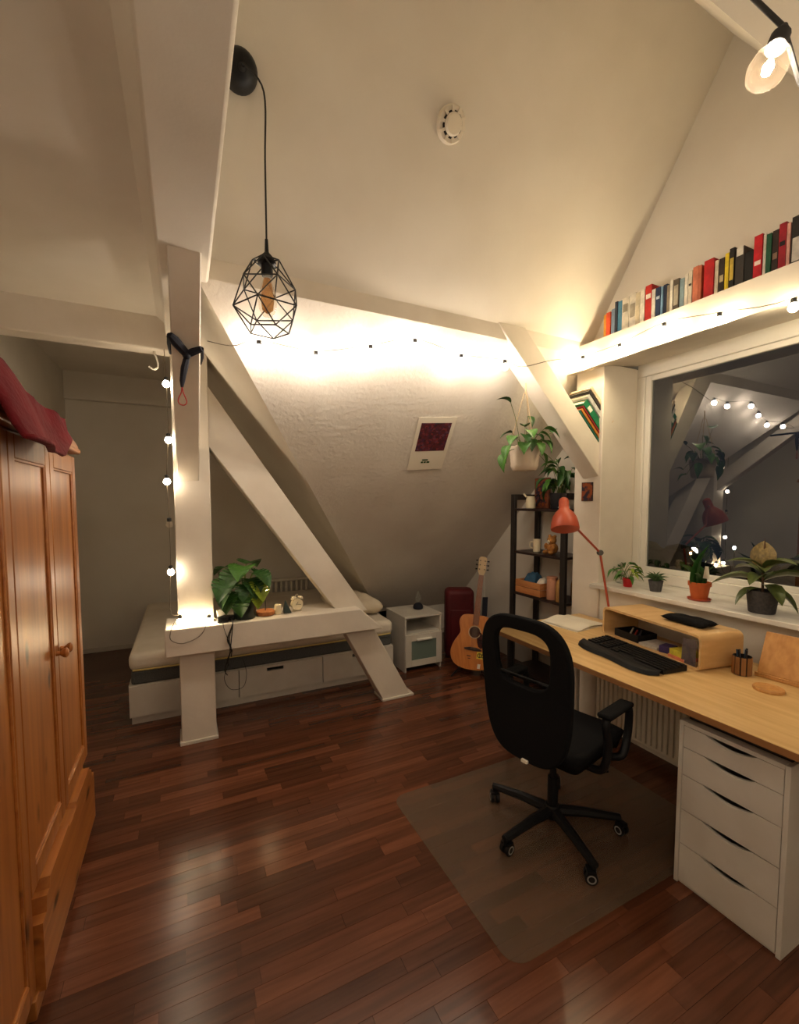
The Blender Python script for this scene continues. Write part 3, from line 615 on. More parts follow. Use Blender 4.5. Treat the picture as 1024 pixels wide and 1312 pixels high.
d = MB().box(x0, x0 + .06, NY0 - .016, NY0, z0, z1).box(x1 - .06, x1, NY0 - .016, NY0, z0, z1).box(x0 + .06, x1 - .06, NY0 - .016, NY0, z0, z0 + .06).box(x0 + .06, x1 - .06, NY0 - .016, NY0, z1 - .06, z1).build('door', 'white_lacquer', ns, world=True, bev=.002)
MB().box(x0 + .055, x1 - .055, NY0 - .012, NY0 - .005, z0 + .055, z1 - .055).build('pane', 'frosted_green', d, world=True)
MB().box(1.90, 2.06, NY0 - .034, NY0 - .014, .292, .312).build('handle', 'white_frame', d, world=True, bev=.006)
dc = thing('decanter', 'small clear glass decanter with a dark squat base on the nightstand', 'decanter', (2.045, 3.74, .523))
MB().lathe([(.030, 0), (.046, .006), (.050, .022), (.044, .042), (.030, .056), (.012, .064)], 24).build('base', 'strap_navy', dc)
MB().lathe([(.012, .062), (.026, .085), (.032, .11), (.026, .135), (.013, .152), (.011, .17), (.018, .18)], 20).build('globe', 'clear_glass', dc)

# ------------------------------------------------------------------ plants
LEAF = {}
def leaf_mesh(kind, m):
    key = (kind, m)
    if key in LEAF: return LEAF[key]
    prof = {'heart': [(0, .12), (.06, .62), (.18, .95), (.32, 1.0), (.5, .88), (.68, .62), (.85, .28), (1, 0)],
            'oval': [(0, .06), (.1, .42), (.25, .8), (.45, 1.0), (.62, .97), (.78, .75), (.91, .4), (1, 0)],
            'lance': [(0, .12), (.12, .5), (.3, .9), (.45, 1.0), (.6, .9), (.75, .65), (.9, .28), (1, 0)],
            'spike': [(0, .9), (.15, 1.0), (.35, .92), (.55, .75), (.75, .5), (.9, .22), (1, 0)],
            'monstera': [(0, .25), (.03, .7), (.10, 1.0), (.15, .98), (.17, .5), (.19, .98), (.29, 1.05), (.31, .45), (.33, 1.02), (.44, 1.0), (.46, .4), (.48, .95), (.58, .86), (.60, .38), (.62, .8), (.73, .62), (.86, .35), (1, 0)]}[kind]
    vs = []; fs = []
    for t, w in prof:
        z = .10 * math.sin(PI * t) - .28 * t * t
        for sx in (-1, -.5, 0, .5, 1): vs.append((sx * w * .5, t, z + .13 * w * abs(sx) ** 1.3 * (1 if kind != 'spike' else 2.0)))
    for i in range(len(prof) - 1):
        for k in range(4): fs.append((i * 5 + k, i * 5 + k + 1, (i + 1) * 5 + k + 1, (i + 1) * 5 + k))
    me = MB().add(vs, fs).mesh('leaf', m); LEAF[key] = me; return me
def leaf(parent, base, yaw, pitch, length, width, kind, m, roll=0.0, name='leaf'):
    o = bpy.data.objects.new(name, leaf_mesh(kind, m)); COL.objects.link(o); o.parent = parent
    o.matrix_local = Matrix.Translation(Vector(base)) @ Matrix.Rotation(yaw - PI / 2, 4, 'Z') @ Matrix.Rotation(pitch, 4, 'X') @ Matrix.Rotation(roll, 4, 'Y') @ Matrix.Diagonal((width, length, length, 1))
    return o
def pot(parent, r0, r1, h, m, rim=0.0, name='pot', z=0.0, soil=True):
    pr = [(r0 * .96, z), (r0, z + .004), (r1, z + h - rim)]
    if rim: pr += [(r1 * 1.10, z + h - rim), (r1 * 1.12, z + h), (r1 * .98, z + h)]
    else: pr += [(r1, z + h), (r1 * .93, z + h)]
    pr += [(r1 * .9, z + h * .82), (0, z + h * .82)]
    p = MB().lathe(pr, 28).build(name, m, parent)
    if soil: MB().lathe([(0, z + h * .86), (r1 * .9, z + h * .85)], 20).build('soil', 'soil', parent)
    return p
def curve_to(b, tip, lift=.25):
    b, tip = Vector(b), Vector(tip); mid = b.lerp(tip, .5) + Vector((0, 0, (tip - b).length * lift)); return smooth_path([b, mid, tip], 5)
def onz(u, v, z): return on(u, v, 2, z)
RZ = .79
# monstera in a dark green pot on the rail
p = onz(314, 791, RZ); p.y = min(max(p.y, 3.09), 3.22)
mo = thing('potted_plant', 'monstera with large split leaves in a dark green pot on the timber rail', 'potted plant', (p.x, p.y, RZ))
pot(mo, .072, .080, .155, 'green_pot')
rs = random.Random(11)
ML = [(-.085, -.06, .27, 4.1, -.35, .19, .18, 'leaf_monstera'), (-.03, -.06, .33, 3.9, -.5, .19, .19, 'leaf_monstera'), (.05, -.04, .31, 5.4, -.3, .17, .16, 'leaf_monstera'),
      (.07, -.05, .25, 5.1, -.75, .15, .14, 'leaf_lime'), (-.07, .02, .34, 2.4, -.1, .16, .15, 'leaf_monstera'), (.02, .05, .36, 1.0, .0, .17, .16, 'leaf_monstera'),
      (-.10, -.07, .20, 4.3, -.8, .15, .14, 'leaf_dark'), (.07, .05, .30, .4, -.3, .15, .14, 'leaf_dark'), (0, -.07, .24, 4.6, -.9, .14, .13, 'leaf_monstera'), (-.06, .06, .28, 2.0, -.4, .15, .14, 'leaf_dark'), (.06, -.07, .20, 5.0, -1.0, .13, .12, 'leaf_lime'),
      (-.05, -.08, .27, 3.6, -.7, .20, .19, 'leaf_monstera'), (.0, -.05, .36, 4.3, -.2, .17, .17, 'leaf_green'), (-.06, .06, .29, 1.9, -.2, .17, .16, 'leaf_monstera'), (.03, -.03, .27, 5.0, -.6, .16, .15, 'leaf_monstera'), (-.02, -.08, .18, 4.2, -1.1, .15, .14, 'leaf_dark')]
for x, yv, z, ya, pi_, ln, wd_, mm in ML:
    MB().tube(curve_to((x * .15, yv * .15, .13), (x, yv, z), .15), .0035, 6).build('stem', 'stem', mo)
    leaf(mo, (x, yv, z), ya, pi_, ln, wd_, 'monstera', mm)
# bulb lamp on a cork disc
p = onz(341, 788, RZ); tl = thing('table_lamp', 'small lit filament bulb on a thin stand with a round cork base', 'table lamp', (p.x, 3.13, RZ))
MB().lathe([(.060, 0), (.063, .004), (.063, .026), (.058, .030), (0, .030)], 28).build('base', 'cork', tl)
MB().tube([(0, 0, .028), (0, 0, .12), (.004, 0, .145)], .0035, 8).build('stand', 'chrome_dark', tl)
bl = MB().lathe([(.0, .145), (.012, .148), (.021, .162), (.023, .178), (.018, .196), (.012, .21)], 18).build('bulb', 'bulb_glass', tl)
MB().sphere((0, 0, .175), .0125, 10, 8).build('filament', 'bulb_small', bl)
MB().lathe([(.014, .208), (.016, .212), (.016, .25), (.013, .258)], 14).build('socket', 'chrome_dark', tl)
MB().tube([(0, 0, .255), (0, 0, .282)], .012, 10).build('finial', 'chrome', tl)
p = onz(357, 787, RZ); cd = thing('candle', 'white candle glass standing beside the lamp on the rail', 'candle', (p.x, 3.11, RZ))
MB().lathe([(.022, 0), (.024, .006), (.024, .062), (.021, .066), (.0, .058)], 20).build('glass', 'cream_ceramic', cd)
MB().tube([(0, 0, .056), (.001, 0, .069)], .0012, 6).build('wick', 'cable', cd)
p = onz(368, 785, RZ); py_ = MB().add([(-.028, -.028, 0), (.028, -.028, 0), (.028, .028, 0), (-.028, .028, 0), (-.026, -.026, .008), (.026, -.026, .008), (.026, .026, .008), (-.026, .026, .008), (-.012, 0, .098)],
    [(3, 2, 1, 0), (0, 1, 5, 4), (1, 2, 6, 5), (2, 3, 7, 6), (3, 0, 4, 7), (4, 5, 8), (5, 6, 8), (6, 7, 8), (7, 4, 8)]).build('cone_ornament', 'green_pot', bev=.003)
py_.location = (p.x, 3.12, RZ); tag(py_, 'small dark green pyramid ornament beside the alarm clock', 'ornament')
p = onz(381, 783, RZ); ck = thing('alarm_clock', 'small white twin bell alarm clock on the timber rail', 'alarm clock', (p.x, 3.13, RZ), rz=.15)
MB().lathe([(.034, -.014), (.040, -.016), (.042, -.010), (.042, .016), (.036, .022), (0, .022)], 28, (0, 0, .052), (0, 1, 0)).build('case', 'cream_ceramic', ck)
MB().lathe([(0, -.013), (.035, -.013)], 24, (0, 0, .052), (0, 1, 0)).build('dial', 'paper_white', ck)
MB().obox((-.005, -.0145, .058), (.8, 0, -.6), (0, 1, 0), (.6, 0, .8), .0012, .0008, .014).obox((.008, -.0145, .05), (.2, 0, .98), (0, 1, 0), (.98, 0, -.2), .0012, .0008, .018).build('hands', 'slot_dark', ck)
for s in (-1, 1):
    MB().lathe([(.021, 0), (.020, .008), (.012, .017), (0, .019)], 16, (s * .024, 0, .092), (s * .45, 0, 1)).build('bell', 'cream_ceramic', ck)
    MB().tube([(s * .022, 0, .02), (s * .034, 0, 0)], .004, 6).build('foot', 'cream_ceramic', ck)
MB().tube([(-.012, 0, .104), (-.006, 0, .122), (.006, 0, .122), (.012, 0, .104)], .002, 6).build('handle', 'cream_ceramic', ck)
# power adapter with hanging cables
p = onz(284, 792, RZ); pa = thing('power_adapter', 'black plug adapter with hanging cables on the timber rail', 'power adapter', (p.x, 3.08, RZ))
MB().box(-.035, .035, -.05, .03, 0, .035).build('body', 'black_plastic', pa, bev=.006)
MB().obox((.045, -.02, .022), (.9, -.4, 0), (.4, .9, 0), (0, 0, 1), .03, .018, .017).build('plug', 'black_plastic', pa, bev=.006)
MB().obox((-.005, .0, .06), (1, .2, .2), (0, 1, 0), (-.2, 0, 1), .028, .008, .022).build('charger', 'white_lacquer', pa, bev=.004)
for k, (dx_, dz, sw) in enumerate(((.03, -.30, .03), (.045, -.24, -.02), (.02, -.36, .05))):
    MB().tube(smooth_path([(.05, -.04, .02), (.055, -.092, .0), (dx_, -.095, -.10), (dx_ + sw * .4, -.10, -.17), (dx_ - sw * .3, -.045, dz + .05), (dx_, -.03, dz)], 5), .0032, 6).build('cable', 'cable', pa)
MB().tube(smooth_path([(.0, -.04, .02), (.0, -.095, -.02), (.03, -.095, -.13), (.03, -.093, -.20), (.02, -.07, -.28), (.0, -.04, -.38), (.04, -.03, -.46), (.12, .0, -.47), (.15, .05, -.40), (.13, .06, -.30)], 5), .0018, 6).build('thin_cable', 'cable', pa)

# ------------------------------------------------------------------ guitar, stand, case
gdir = Vector((2.32, 3.2, 0)).normalized(); gr = Vector((gdir.y, -gdir.x, 0))
lean, roll = math.radians(13), math.radians(6)
gup = (Vector((0, 0, 1)) * math.cos(lean) + gdir * math.sin(lean))
gup2 = gup * math.cos(roll) + gr * math.sin(roll); gr2 = gr * math.cos(roll) - gup * math.sin(roll); gn = gr2.cross(gup2)   # gn points towards the viewer side
GB = Vector((2.315, 3.23, .05))
gt = thing('acoustic_guitar', 'honey coloured acoustic guitar with dark red pickguard leaning on a stand', 'guitar', tuple(GB))
def G(a, b, c=0.0): return GB + gr2 * a + gup2 * b + gn * c
if gn.dot(gdir) > 0: gn = -gn
half = [(.0, 0), (.07, .004), (.13, .022), (.175, .06), (.196, .115), (.196, .165), (.178, .225), (.15, .275), (.133, .31), (.131, .335), (.14, .37), (.148, .405), (.145, .44), (.125, .472), (.085, .488), (.03, .492)]
def dens(h):
    q = smooth_path([(a, b, 0) for a, b in h], 4); return [(v.x, v.y) for v in q]
hh = dens(half); outl = hh + [(-a, b) for a, b in reversed(hh[1:])]
nb = len(outl); gv = [G(a, b, -.05) for a, b in outl] + [G(a, b, .050) for a, b in outl]
MB().add(gv, [tuple(range(nb))] + [(i, (i + 1) % nb, nb + (i + 1) % nb, nb + i) for i in range(nb)]).build('body', 'guitar_side', gt, world=True)
from mathutils.geometry import tessellate_polygon
hole = [(.05 * math.cos(2 * PI * k / 28), .335 + .05 * math.sin(2 * PI * k / 28)) for k in range(28)]
flatp = [[Vector((a, b, 0)) for a, b in outl], [Vector((a, b, 0)) for a, b in hole]]; allp = outl + hole
MB().add([G(a, b, .052) for a, b in allp], tessellate_polygon(flatp)).build('soundboard', 'guitar_top', gt, world=True, smooth=False)
MB().lathe([(.050, .0532), (.058, .0532), (.058, .0545), (.050, .0545)], 28, G(0, .335), gn, cap=False).build('rosette', 'headstock', gt, world=True)
pg = [(.035, .345), (.06, .335), (.085, .30), (.10, .255), (.095, .215), (.07, .195), (.045, .21), (.03, .25), (.025, .285), (.045, .30), (.05, .32)]
MB().prism([G(a, b, .0532) for a, b in pg], gn * .0015).build('pickguard', 'pickguard', gt, world=True)
MB().prism([G(a, b, .053) for a, b in ((-.075, .175), (-.08, .188), (-.03, .20), (.03, .20), (.08, .188), (.075, .175), (.03, .17), (-.03, .17))], gn * .008).build('bridge', 'guitar_dark', gt, world=True)
MB().prism([G(a, b, .045) for a, b in ((-.028, .40), (.028, .40), (.022, .86), (-.022, .86))], gn * .018).build('fretboard', 'guitar_neck', gt, world=True)
MB().prism([G(a, b, .02) for a, b in ((-.024, .47), (.024, .47), (.020, .87), (-.020, .87))], gn * .025).build('neck', 'guitar_dark', gt, world=True)
hs = MB().prism([G(a, b, .035) for a, b in ((-.022, .86), (.022, .86), (.036, .90), (.036, 1.02), (.018, 1.035), (-.018, 1.035), (-.036, 1.02), (-.036, .90))], gn * .016).build('headstock', 'headstock', gt, world=True, bev=.002)
for s in (-1, 1):
    for k in range(3):
        b = .915 + .04 * k
        MB().tube([G(s * .034, b, .043), G(s * .052, b, .043)], .003, 6).sphere(G(s * .054, b, .043), .008, 8, 6).lathe([(.006, .05), (.004, .058)], 8, G(s * .022, b), gn).build('tuner', 'black_plastic', hs, world=True)
m = MB()
for k in range(6):
    a = -.020 + .008 * k; m.tube([G(a, .183, .062), G(a * .8, .87, .066)], .0006, 4)
m.build('strings', 'chrome', gt, world=True)
st = MB().prism([G(a, b, .0532) for a, b in ((.04, .105), (.135, .105), (.135, .165), (.04, .165))], gn * .001).build('sticker', 'sticker_yellow', gt, world=True)
m = MB()                                                        # dark lettering blocks: two ringed letters and a stroke
m.lathe([(.014, .0545), (.021, .0545), (.021, .055), (.014, .055)], 16, G(.066, .135), gn, cap=False).lathe([(.012, .0545), (.019, .0545), (.019, .055), (.012, .055)], 16, G(.098, .135), gn, cap=False)
for q in (G(.066, .135), G(.098, .135)): m.obox(q + gn * .0548, gr2, gup2, gn, .003, .018, .0004)
m.obox(G(.124, .135, .0548), gr2, gup2, gn, .004, .022, .0004)
m.build('lettering', 'guitar_dark', st, world=True)
m = MB(); m.obox(G(-.03, .12, .0535), gr2, gup2, gn, .018, .004, .0006).obox(G(-.025, .098, .0535), gr2, gup2, gn, .012, .003, .0006); m.build('stamp', 'guitar_dark', gt, world=True)
MB().prism([G(a, b, .0532) for a, b in ((.055, .02), (.08, .02), (.082, .06), (.057, .06))], gn * .001).build('small_sticker', 'paper_white', gt, world=True)
MB().tube(smooth_path([G(.03, .86, .0), G(.045, .74, -.02), G(.055, .66, -.03)], 5), .003, 6).build('strap_lace', 'paper_white', gt, world=True)
MB().prism([G(a, b, -.03) for a, b in ((.035, .66), (.085, .67), (.095, .49), (.05, .48))], gn * .02).build('strap', 'strap_navy', gt, world=True, bev=.005)
gs = thing('guitar_stand', 'black metal stand holding the acoustic guitar', 'guitar stand', (GB.x, GB.y, 0))
bk = gdir * .18
for s in (-1, 1):
    a = G(s * .10, -.012, -.06); b = G(s * .10, -.012, .075)
    MB().tube(smooth_path([a, G(s * .10, -.018, .0), b, b + Vector((0, 0, .03))], 4), .008, 8).build('cradle', 'black_metal', gs, world=True)
    MB().tube([a, Vector((GB.x, GB.y, 0)) + gr * s * .17 - gdir * .09 + Vector((0, 0, .008))], .008, 8).build('leg', 'black_metal', gs, world=True)
    MB().tube([G(s * .10, -.012, -.06), G(0, .22, -.08)], .008, 8).build('strut', 'black_metal', gs, world=True)
MB().tube([G(0, .24, -.08), Vector((GB.x, GB.y, 0)) + gdir * .30 + Vector((0, 0, .008))], .008, 8).build('leg', 'black_metal', gs, world=True)
cs = thing('instrument_case', 'tall dark red soft case standing behind the guitar', 'case', (2.50, 3.70, 0), rz=-.45)
MB().box(-.145, .145, -.10, .10, 0, .70).build('body', 'red_case', cs, bev=.05, seg=4)
MB().box(-.10, .10, -.118, -.095, .12, .50).build('pocket', 'red_case', cs, bev=.015, seg=3)
pb = MB().box(-.022, .022, -.012, .012, 0, .045).build('plug_block', 'white_lacquer', bev=.004); pb.location = (*onz(634, 884, 0).xy, 0); pb.rotation_euler = (0, 0, .4)
tag(pb, 'tiny white plug block on the floor beside the guitar stand', 'plug')

# ------------------------------------------------------------------ black shelf unit
SX0, SX1, SY0, SY1 = 2.62, 2.93, 2.44, 3.07
su = thing('shelf_unit', 'black open shelf unit in the corner behind the desk', 'shelf', (2.78, 2.76, 0))
for x in (SX0, SX1 - .03):
    for yv in (SY0, SY1 - .05):
        MB().box(x, x + .03, yv, yv + .05, 0, 1.645).build('post', 'black_wood', su, world=True, bev=.003)
for yv in (SY0, SY1 - .05): MB().box(SX0 + .03, SX1 - .03, yv, yv + .05, 1.595, 1.645).build('top_bar', 'black_wood', su, world=True, bev=.003)
SH = [1.52, 1.145, .78, .40, .10]
for z in SH:
    MB().box(SX0 + .004, SX1 - .002, SY0 + .015, SY1 - .015, z - .02, z).build('shelf', 'dark_shelf', su, world=True, bev=.002)
def shp(u, v, z, x=None):
    q = onz(u, v, z)
    if x is not None: f = (x - 0) / q.x; q = Vector((x, q.y * f, z))
    return q
# things on the shelf unit
q = shp(680, 650, SH[0], 2.72); pi2 = thing('pitcher', 'small cream ceramic pitcher on the top shelf', 'pitcher', (q.x, q.y, SH[0]))
MB().lathe([(.036, 0), (.042, .006), (.043, .05), (.038, .085), (.034, .10), (.037, .108), (.033, .108), (.030, .095), (0, .09)], 24).build('body', 'cream_ceramic', pi2)
MB().tube(smooth_path([(-.025, .025, .10), (-.03, .045, .12), (-.035, .05, .13)], 4), [.008] * 9, 8).build('spout', 'cream_ceramic', pi2)
MB().tube(smooth_path([(.025, -.025, .10), (.045, -.05, .12), (.052, -.055, .07), (.032, -.032, .03)], 4), .005, 8).build('handle', 'slot_dark', pi2)
q = shp(697, 650, SH[0], 2.86); fr = thing('picture_frame', 'tall reddish brown picture frame behind the shelf plant', 'picture', (q.x, q.y + .02, SH[0]))
MB().box(-.012, .012, -.085, .085, 0, .27).build('frame', 'photo_brown', fr, bev=.003); MB().box(-.016, -.012, -.065, .065, .02, .25).build('print', 'card_orange', fr)
q = shp(716, 652, SH[0], 2.74); sp = thing('potted_plant', 'bushy dark green plant in a black pot on top of the shelf unit', 'potted plant', (q.x, q.y, SH[0]))
pot(sp, .062, .075, .13, 'black_pot')
rs = random.Random(21)
for k in range(34):
    a = rs.random() * 2 * PI; e = rs.random(); rad = .02 + .085 * e; z = .16 + .17 * rs.random() * (1.15 - e * .6)
    if math.sin(a) < -.2: z += .07                               # over the top bar, not through it
    b = (rad * math.cos(a), rad * math.sin(a), z)
    if k % 2 == 0: MB().tube(curve_to((b[0] * .2, b[1] * .2, .11), b, .12), .002, 5).build('stem', 'stem', sp)
    leaf(sp, b, a + (rs.random() - .5), .25 - 1.1 * e + (rs.random() - .5) * .5, .10 + .05 * rs.random(), .045 + .02 * rs.random(), 'lance', 'leaf_dark' if k % 4 else 'leaf_green', (rs.random() - .5))
q = shp(688, 707, SH[1], 2.74); mg = thing('mug', 'small white mug on the middle shelf', 'mug', (q.x, q.y, SH[1]))
MB().lathe([(.028, 0), (.032, .004), (.033, .11), (.030, .11), (.028, .012), (0, .010)], 22).build('body', 'cream_ceramic', mg)
MB().tube(smooth_path([(-.02, .026, .085), (-.03, .052, .08), (-.03, .052, .04), (-.02, .026, .03)], 4), .005, 8).build('handle', 'cream_ceramic', mg)
q = shp(708, 709, SH[1], 2.74); td = thing('soft_toy', 'small golden brown soft toy sitting on the middle shelf', 'soft toy', (q.x, q.y, SH[1]))
MB().sphere((0, 0, .048), .048, 14, 10, (.9, 1, 1)).build('torso', 'teddy', td); hd = MB().sphere((-.01, 0, .115), .038, 14, 10).build('head', 'teddy', td)
for s in (-1, 1):
    MB().sphere((-.005, s * .028, .148), .014, 8, 6).build('ear', 'teddy', hd); MB().sphere((-.045, s * .03, .018), .02, 8, 6, (1.6, 1, .9)).build('paw', 'teddy', td); MB().sphere((-.03, s * .042, .065), .017, 8, 6, (1, 1, 1.6)).build('arm', 'teddy', td)
MB().sphere((-.042, 0, .108), .014, 8, 6).build('muzzle', 'cream_ceramic', hd)
cr = thing('wooden_crate', 'open pine crate of odds and ends on the third shelf', 'crate', (2.76, 2.855, SH[2]))
for z0 in (.004, .062):
    for (a, b, c, d) in ((-.13, -.118, -.15, .15), (.118, .13, -.15, .15), (-.118, .118, -.15, -.138), (-.118, .118, .138, .15)): MB().box(a, b, c, d, z0, z0 + .054).build('slat', 'crate_pine', cr, bev=.002)
MB().box(-.118, .118, -.138, .138, .0, .008).build('bottom', 'crate_pine', cr)
bc = pillow((2.755, 2.915, SH[2] + .019), .062, .062, .075, .2, 'rolled_cloth', 'blue_cloth', 'crumpled blue cloth sticking out of the pine crate', 'cloth')
bc = pillow((2.755, 2.783, SH[2] + .017), .062, .046, .062, .1, 'rolled_cloth', 'paper_white', 'pale folded cloth lying in the pine crate', 'cloth')
q = shp(702, 765, SH[2], 2.69)
tin = thing('tin', 'plain pink cylindrical tin beside the pine crate', 'tin', (q.x, 2.632, SH[2])); MB().lathe([(.040, 0), (.042, .004), (.042, .165), (.040, .168)], 22).build('body', 'pink_tin', tin)
MB().lathe([(.043, .165), (.044, .168), (.044, .185), (.040, .188), (0, .188)], 22).build('lid', 'pink_tin', tin)
for (x, yv, lab) in ((2.69, 2.535, 'amber glass bottle on the third shelf beside the pink tin'), (2.82, 2.50, 'amber glass bottle at the pillar end of the third shelf')):
    jb = thing('glass_bottle', lab, 'bottle', (x, yv, SH[2])); MB().lathe([(.040, 0), (.043, .006), (.043, .13), (.034, .165), (.016, .185), (.015, .21)], 22).build('body', 'amber_glass', jb); MB().lathe([(.017, .205), (.018, .208), (.018, .232), (0, .234)], 14).build('cap', 'cork', jb)

# picture on the pillar, poster on the slope
q = on(753, 630, 0, 2.58); cdp = thing('postcard', 'small orange and dark picture card pinned on the white pillar', 'picture', (2.579, q.y, q.z))
MB().box(-.004, 0.001, -.048, .048, -.066, .066).build('card', 'slot_dark', cdp); MB().box(-.0055, -.004, -.045, .045, -.063, .063).build('print', 'card_orange', cdp)
n1 = Vector((0, -1.02, -1)).normalized()
PC = [pl(u, v, *S1) for u, v in ((537, 534), (586, 534), (565, 600), (521, 602))]; PC[2] = PC[3] + (PC[1] - PC[0]); pc = sum(PC, Vector()) / 4
pt = thing('poster', 'white poster with a dark red and violet print taped to the textured slope', 'poster', tuple(pc))
MB().prism([v + n1 * .003 for v in PC], n1 * .002).build('sheet', 'paper_white', pt, world=True)
def pq(a, b): return PC[0].lerp(PC[1], a).lerp(PC[3].lerp(PC[2], a), b) + n1 * .0055
MB().prism([pq(.10, .10), pq(.90, .10), pq(.90, .62), pq(.10, .62)], n1 * .0006).build('print', 'poster_print', pt, world=True)
m = MB()
for (a0, a1, b0, b1) in ((.36, .52, .785, .812), (.34, .40, .83, .862), (.42, .48, .83, .862), (.50, .58, .83, .862)): m.prism([pq(a0, b0), pq(a1, b0), pq(a1, b1), pq(a0, b1)], n1 * .0005)
m.build('lettering', 'leaf_dark', pt, world=True)

# hanging plant under the brace
q = on(672, 603, 1, 2.20); HP = Vector((q.x, 2.20, q.z)); top = on(674, 497, 1, 2.20)
hp = thing('hanging_plant', 'trailing pothos in a cream ribbed pot hanging from the white brace', 'hanging plant', tuple(HP))
m = [(.070, 0), (.078, .008)]
for k in range(5): m += [(.083 + .003 * k, .02 + .026 * k), (.087 + .003 * k, .033 + .026 * k)]
MB().lathe(m + [(.096, .155), (.090, .155), (.086, .13), (0, .125)], 28).build('pot', 'cream_pot', hp); MB().lathe([(0, .135), (.088, .133)], 20).build('soil', 'soil', hp)
tz = top.z - HP.z
for k in range(3):
    a = k * 2.1 + .4; MB().tube([(.094 * math.cos(a), .094 * math.sin(a), .15), (.01 * math.cos(a), .01 * math.sin(a), tz - .03)], .0022, 5).build('cord', 'macrame', hp)
MB().tube([(0, 0, tz - .04), (0, 0, tz + .03)], .004, 6).build('knot', 'macrame', hp)
HL = [((-.17, -.02, .10), 3.3, -1.2, .12, .075), ((-.11, -.04, .21), 3.5, -.5, .10, .085), ((-.02, -.05, .25), 4.4, -.4, .10, .09), ((-.12, 0, .42), 2.6, .5, .09, .08), ((.02, .0, .35), 4.8, -.9, .09, .06),
      ((.13, -.03, .27), 5.6, -.3, .12, .10), ((.07, -.06, .19), 5.2, -.6, .12, .08), ((.03, -.08, .17), 4.6, -.8, .10, .07), ((-.07, -.07, .17), 4.0, -.7, .10, .08), ((.10, .02, .20), .3, -.6, .10, .07), ((.24, 0, .26), .4, .7, .07, .05),
      ((.12, -.03, .12), 5.6, -1.3, .13, .06), ((-.15, -.03, .15), 3.4, -1.0, .12, .07), ((.0, .06, .22), 1.6, -.2, .10, .08), ((.27, .0, .06), .9, .3, .07, .045), ((-.05, -.06, .22), 4.2, -.5, .09, .075), ((.05, -.03, .23), 5.0, -.4, .09, .075), ((-.08, .03, .24), 2.8, -.2, .09, .07), ((.08, -.05, .24), 5.4, -.5, .10, .08), ((-.03, -.08, .19), 4.3, -.9, .09, .07), ((.0, .0, .28), 3.9, .2, .08, .065), ((.16, -.02, .20), 5.9, -.9, .09, .06), ((.22, .0, .02), .2, -.3, .10, .03)]
for b, ya, pi_, ln, w_ in HL:
    MB().tube(curve_to((b[0] * .25, b[1] * .25, .13), b, .12), .0018, 5).build('vine', 'stem', hp); leaf(hp, b, ya, pi_, ln, w_, 'heart', 'leaf_green' if ln > .09 else 'leaf_dark')

# ------------------------------------------------------------------ books on the ledge
def book_mat(c):
    n = 'book_%d_%d_%d' % c
    if n not in MATS: mat(n, srgb(*c), .55, noise=30, col2=srgb(*[max(0, int(x * .86)) for x in c]))
    return n
def book(x0, x1, y0, y1, z0, h, c, label, lean=0.0, band=None, group='books on the ledge above the window'):
    """upright book, spine towards the room (-X), pages inside covers"""
    w = y1 - y0; t = thing('book', label, 'book', ((x0 + x1) / 2, (y0 + y1) / 2, z0), group=group)
    sh = lean * h
    def para(xa, xb, ya, yb, za, zb):
        s = lambda yy, zz: yy + sh * (zz / h)
        return MB().add([(xa, s(ya, za), za), (xb, s(ya, za), za), (xb, s(yb, za), za), (xa, s(yb, za), za), (xa, s(ya, zb), zb), (xb, s(ya, zb), zb), (xb, s(yb, zb), zb), (xa, s(yb, zb), zb)],
                        [(0, 3, 2, 1), (4, 5, 6, 7), (0, 1, 5, 4), (1, 2, 6, 5), (2, 3, 7, 6), (3, 0, 4, 7)])
    hw, d = w / 2, (x1 - x0) / 2; k = min(.002, hw * .3)
    cv = MB()
    for a, b in ((-hw, -hw + k), (hw - k, hw)):
        q = para(-d, d, a, b, 0, h); cv.add(q.v, q.f)
    q = para(-d, -d + .003, -hw + k, hw - k, 0, h); cv.add(q.v, q.f)
    cv.build('cover', book_mat(c), t, smooth=False)
    q = para(-d + .003, d - .004, -hw + k, hw - k, .003, h - .004); q.build('pages', 'paper_white', t, smooth=False)
    if band:
        q = para(-d - .0006, -d, -hw * .75, hw * .75, h * band[1], h * band[2]); q.build('spine_label', book_mat(band[0]), t, smooth=False)
    return t
Z8 = lambda zx: 750 + zx * .26758
